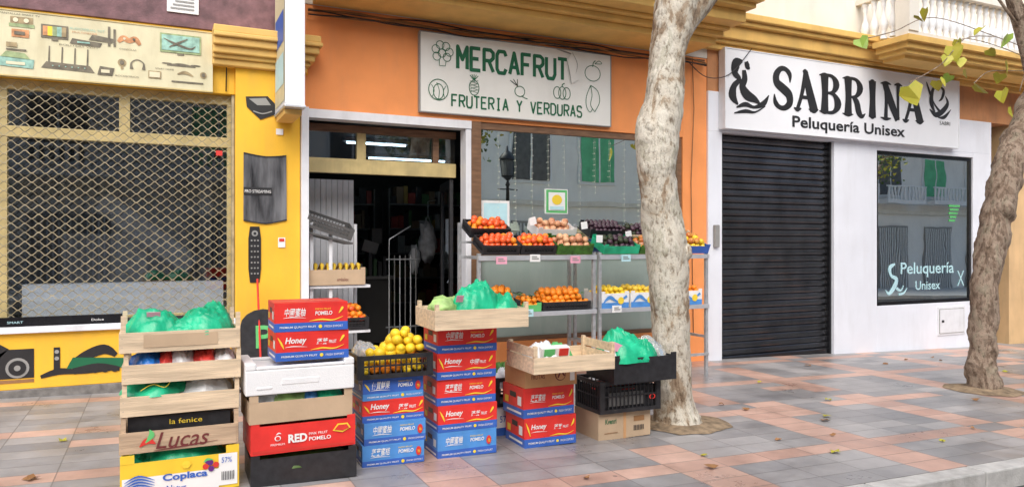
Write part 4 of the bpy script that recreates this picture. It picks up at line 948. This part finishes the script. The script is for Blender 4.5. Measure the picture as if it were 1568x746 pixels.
# ------------------------------------------------------------ trees
def smooth_path(P,sub=8):
    out=[]; V=[Vector(p) for p in P]
    for i in range(len(V)-1):
        p0=V[max(i-1,0)];p1=V[i];p2=V[i+1];p3=V[min(i+2,len(V)-1)]
        for k in range(sub):
            t=k/sub; out.append(.5*((2*p1)+(-p0+p2)*t+(2*p0-5*p1+4*p2-p3)*t*t+(-p0+3*p1-3*p2+p3)*t**3))
    out.append(V[-1]); return out
def limb(w,P,m,seg=20,nz=.16,nsc=5,sub=8):
    q=smooth_path(P,sub); w.tube([(a[0],a[1],a[2]) for a in q],[a[3] for a in q],m,seg,nz=nz,nsc=nsc)
def leaf(w,c,s,m,rng):
    a=rng.uniform(0,6.28); b2=rng.uniform(-1.1,1.1); M=Matrix.Translation(c)@Matrix.Rotation(a,4,'Z')@Matrix.Rotation(b2,4,'X')@Matrix.Rotation(rng.uniform(-.6,.6),4,'Y')
    sh=[(0,-.05),(.32,.08),(.50,-.25),(.36,-.5),(.18,-.8),(0,-1),(-.2,-.78),(-.38,-.5),(-.5,-.22),(-.3,.08)]
    w.add([M@Vector((p[0]*s,(abs(p[0])*.25)*s,p[1]*s)) for p in sh],[list(range(10))],m)
def tree(name,trunk,limbs,crown,nl,m,seed,extra=(),nz=.16,knots=()):
    rng=random.Random(seed); w=MB()
    limb(w,trunk,m,32,nz,4.5,14)
    for K in knots: limb(w,K,m,14,.15,6,6)
    tips=[]
    for L_ in limbs:
        limb(w,L_,m,14,.12,5,6); tips.append(Vector(L_[-1][:3])); tips.append(Vector(L_[-2][:3]))
    cl=[]
    for t in tips:
        for k in range(6):
            e=t+Vector((rng.uniform(-1,1),rng.uniform(-.8,.8),rng.uniform(.1,1)))
            mid=(t+e)/2+Vector((rng.uniform(-.15,.15),rng.uniform(-.15,.15),.1))
            w.tube(catmull([t,mid,e],4),[.022-.002*i for i in range(9)],m,5); cl.append(e); cl.append(mid)
    for i in range(nl):
        c=rng.choice(cl)+Vector((rng.gauss(0,.28),rng.gauss(0,.28),rng.gauss(0,.22)))
        if c.z<crown: c.z=crown+rng.random()*.6
        leaf(w,c,rng.uniform(.08,.15),LEAFY if rng.random()<.45 else LEAFG,rng)
    for pts,lv in extra:
        w.tube(catmull(pts,5),.005,m,5)
    for pts,lv in extra:
        for c in lv: leaf(w,Vector(c[:3]),c[3],LEAFY if rng.random()<.7 else LGL,rng)
    return w.build(name,(trunk[0][0],trunk[0][1],trunk[0][2]))
LGL=mk('light_leaf',(.25,.38,.05),.5,var=.3,vs=5,bump=.1)
ty=-2.89
tree('plane_tree',[(3.89,ty,-.25,.22),(3.885,ty,-.10,.205),(3.87,ty,.05,.170),(3.86,ty,.35,.148),(3.83,ty,.71,.150),(3.79,ty,1.25,.168),(3.71,ty,1.79,.158),(3.68,ty,2.05,.168),(3.695,ty,2.30,.175),(3.765,ty,2.61,.158),(3.80,ty,2.98,.150),(3.87,ty,3.28,.175),(3.92,ty,3.5,.17)],
 [[(3.90,ty,3.22,.14),(4.08,ty-.05,3.42,.12),(4.3,ty-.1,3.7,.10),(4.7,ty-.2,4.5,.07),(5.0,ty-.2,5.3,.04)],
  [(3.90,ty,3.35,.14),(3.78,ty-.1,3.8,.12),(3.5,ty-.3,4.6,.08),(3.2,ty-.5,5.4,.04)],
  [(3.90,ty,3.4,.13),(3.95,ty+.1,4.2,.09),(4.1,ty+.2,5.0,.06),(4.0,ty+.1,5.8,.03)]],4.3,300,BARK,3,(),.14,
 [[(3.66,ty,2.28,.10),(3.57,ty-.06,2.33,.07),(3.53,ty-.07,2.34,.02)],[(3.86,ty-.08,1.3,.08),(3.91,ty-.12,1.35,.06),(3.93,ty-.13,1.36,.02)]])
w2=-2.73
extra=[([(9.3,w2,3.6),(8.6,w2+.1,3.75),(7.6,w2+.15,3.85),(6.9,w2+.1,3.60),(6.3,w2,3.42)],[(6.25,w2,3.42,.15),(7.25,w2,3.86,.14),(7.05,w2,3.74,.12)]),
 ([(8.6,w2+.1,3.75),(7.9,w2,3.62),(7.5,w2,3.3),(7.0,w2,3.06)],[(6.97,w2,3.03,.24),(7.42,w2,3.12,.13),(7.55,w2,3.15,.12)]),
 ([(9.2,w2,3.5),(8.5,w2,3.6),(7.9,w2,3.62),(7.7,w2,3.5)],[(7.68,w2,3.52,.19),(7.6,w2,3.40,.13),(7.8,w2,3.40,.14),(7.78,w2,3.6,.15),(7.9,w2,3.3,.13),(7.65,w2,3.2,.12)]),
 ([(9.2,w2,3.4),(8.7,w2,3.35),(8.3,w2,3.3),(8.05,w2,3.15)],[(8.05,w2,3.14,.18),(8.3,w2,3.55,.12),(8.55,w2,3.12,.17),(8.6,w2,3.45,.20),(8.52,w2,3.30,.14),(8.7,w2,2.95,.14)]),
 ([(9.2,w2,3.4),(8.9,w2-.1,3.5),(8.7,w2-.1,3.1)],[(8.9,w2-.1,3.6,.17),(8.5,w2-.1,3.72,.17),(8.2,w2,3.78,.15)])]
tree('plane_tree',[(8.19,w2,-.40,.21),(8.19,w2,-.21,.18),(8.18,w2,-.05,.155),(8.18,w2,.25,.14),(8.20,w2,.60,.137),(8.31,w2,1.2,.15),(8.46,w2,1.71,.155),(8.68,w2,2.29,.17),(8.95,w2,2.68,.17),(9.3,w2,3.2,.16)],
 [[(9.2,w2,3.1,.14),(9.5,w2-.1,3.8,.10),(9.6,w2-.2,4.8,.05)],[(9.3,w2,3.2,.12),(9.3,w2+.2,3.9,.09),(8.9,w2+.3,5.0,.05)],[(9.3,w2,3.2,.12),(10.0,w2,3.8,.09),(10.8,w2,4.6,.04)]],4.5,250,BARK2,5,extra,.26,
 [[(8.48,w2-.05,1.72,.12),(8.38,w2-.14,1.80,.08),(8.34,w2-.16,1.82,.02)]])
w=MB(); rng=random.Random(8)
for cx,cy in ((3.95,-2.89),(8.22,-2.73)):
    ring_=[(cx+(.42+.10*noise.noise((math.cos(t)*2,math.sin(t)*2,cx)))*math.cos(t),cy+(.36+.10*noise.noise((math.cos(t)*2,math.sin(t)*2,cx+5)))*math.sin(t)) for t in [2*math.pi*k/36 for k in range(36)]]
    w.add([(p[0],p[1],gz(p[0])+.005) for p in ring_]+[(cx+(p[0]-cx)*.6,cy+(p[1]-cy)*.6,gz(p[0])+.035) for p in ring_]+[(cx,cy,gz(cx)+.05)],[(k,(k+1)%36,36+(k+1)%36,36+k) for k in range(36)]+[(36+k,36+(k+1)%36,72) for k in range(36)],SOIL,True)
w.build('tree_pit')
w=MB(); rng=random.Random(4)
LV=[(4.3,-3.6),(6.6,-4.3),(6.2,-3.9),(.1,-2.6),(-1.2,-2.4),(-.6,-1.8),(5.5,-4.1),(9,-3.4),(4.8,-2.4),(7.5,-3.1),(3.3,-4.0),(2.4,-3.9)]+[(rng.uniform(-1.5,11),rng.uniform(-4.4,-.2)) for k in range(22)]
for x,y in LV:
    z=gz(x)+.006; s=rng.uniform(.025,.055); a=rng.uniform(0,6.28)
    w.add([(x+s*math.cos(a+t)*(1 if i%2 else .6),y+s*math.sin(a+t)*(1 if i%2 else .6),z+rng.uniform(0,.02)) for i,t in enumerate([k*.785 for k in range(8)])],[list(range(8))],LEAFY if rng.random()<.5 else BRNP)
w.build('fallen_leaves')

# ------------------------------------------------------------ opposite side (seen in reflections)
OB=empty('apartment_building',(0,-18,0))
w=MB(); w.M=Matrix.Translation((0,18,0))
w.bb(-12,52,-18.6,-18,-2,9.5,OPW)
w.build('opposite_wall',parent=OB)
w=MB(); w.M=Matrix.Translation((0,18,0))
xs_=[-8,-3.5,1,5.5,9.2,12.4,15.5,19,22.5,26,29.5,33,36.5,40,43.5,47]
for i,x in enumerate(xs_):
    for z0,z1 in ((3.9,5.8),(7.2,9.0)):
        w.bb(x-.1,x+1.7,-17.99,-17.9,z0-.12,z1+.12,FOAM); w.bb(x,x+1.6,-17.88,-17.86,z0,z1,OPGR if i%2==0 else DGREY)
        w.bb(x+.77,x+.83,-17.87,-17.84,z0,z1,FOAM)
        if i>8 or i<3:
            w.bb(x-.5,x+2.4,-17.85,-17.0,z0-.5,z0-.3,FOAM); w.bb(x-.5,x+2.4,-17.1,-17.0,z0+.35,z0+.42,FOAM)
            for k in range(12): w.bb(x-.45+.25*k,x-.35+.25*k,-17.08,-17.02,z0-.3,z0+.35,FOAM)
    w.bb(x,x+2.2,-17.99,-17.9,-1,2.3,GREYP)
    for k in range(14): w.bb(x+.05+.15*k,x+.09+.15*k,-17.88,-17.85,-1,2.2,FOAM)
w.bb(-12,52,-18,-17.8,2.9,3.1,CREAM)
w.build('opposite_windows',parent=OB)
w=MB()
lx,ly=9.7,-12.6; z0=gz(lx)
w.lathe((lx,ly,z0),[(.16,0),(.16,.3),(.09,.5),(.06,1.0),(.05,3.4),(.08,3.45),(.03,3.6)],BLACK,12)
w.lathe((lx,ly,z0+3.6),[(.05,0),(.13,.08),(.20,.12),(.21,.14),(.05,.15)],BLACK,6)
w.lathe((lx,ly,z0+4.2),[(.05,0),(.30,.02),(.30,.04),(.16,.22),(.05,.3),(.02,.45)],BLACK,6)
w.lathe((lx,ly,z0+3.75),[(.19,0),(.27,.45)],DGREY,6)
for k in range(6):
    a=math.pi*k/3; w.tube([(lx+.2*math.cos(a),ly+.2*math.sin(a),z0+3.72),(lx+.28*math.cos(a),ly+.28*math.sin(a),z0+4.22)],.015,BLACK,4)
w.tube([(lx-.35,ly,z0+3.3),(lx+.35,ly,z0+3.3)],.02,BLACK)
w.build('street_lamp')
tree('street_tree',[(7.2,-12.8,-.4,.2),(7.25,-12.8,1.5,.15),(7.3,-12.8,3.2,.13)],[[(7.3,-12.8,3.0,.1),(7.7,-12.9,4,.07),(8.0,-12.9,4.8,.04)],[(7.3,-12.8,3.1,.1),(6.9,-12.7,4,.07),(6.6,-12.6,5.,.04)],[(7.3,-12.8,3.1,.1),(7.8,-12.2,4,.07),(8.4,-12.1,4.4,.04)]],3.2,1300,BARK2,9)
tree('street_tree',[(26,-12.8,-.9,.2),(26,-12.8,1.5,.15),(26,-12.8,3.2,.13)],[[(26,-12.8,3.0,.1),(26.4,-12.9,4,.07),(26.8,-12.9,4.8,.04)],[(26,-12.8,3.1,.1),(25.6,-12.7,4,.07),(25.2,-12.6,5.,.04)]],3.2,500,BARK2,10)

# ------------------------------------------------------------ light
wd=bpy.data.worlds.new('World'); scene.world=wd; wd.use_nodes=True
nt=wd.node_tree; bg=nt.nodes['Background']; sk=nt.nodes.new('ShaderNodeTexSky'); sk.sky_type='NISHITA'; sk.sun_disc=False
d=Vector((.30,.66,-.69)).normalized()
sk.sun_elevation=math.asin(-d.z); sk.sun_rotation=math.atan2(-d.x,-d.y)
sk.air_density=1.; sk.dust_density=4.; sk.ozone_density=1.5
nt.links.new(sk.outputs[0],bg.inputs[0]); bg.inputs[1].default_value=.15
sd=bpy.data.lights.new('sun','SUN'); sd.energy=3.7; sd.angle=math.radians(75); sd.color=(1,.985,.96)
so=bpy.data.objects.new('sun',sd); so.rotation_euler=d.to_track_quat('-Z','Y').to_euler(); so.location=(-5,-15,20); scene.collection.objects.link(so)
# camera
cd=bpy.data.cameras.new('camera'); cd.lens=26; cd.sensor_width=36; cd.clip_end=1000
co=bpy.data.objects.new('camera',cd); co.location=(0,-7.84,1.4); co.rotation_euler=(math.radians(90),0,math.radians(-25.6)); scene.collection.objects.link(co); scene.camera=co
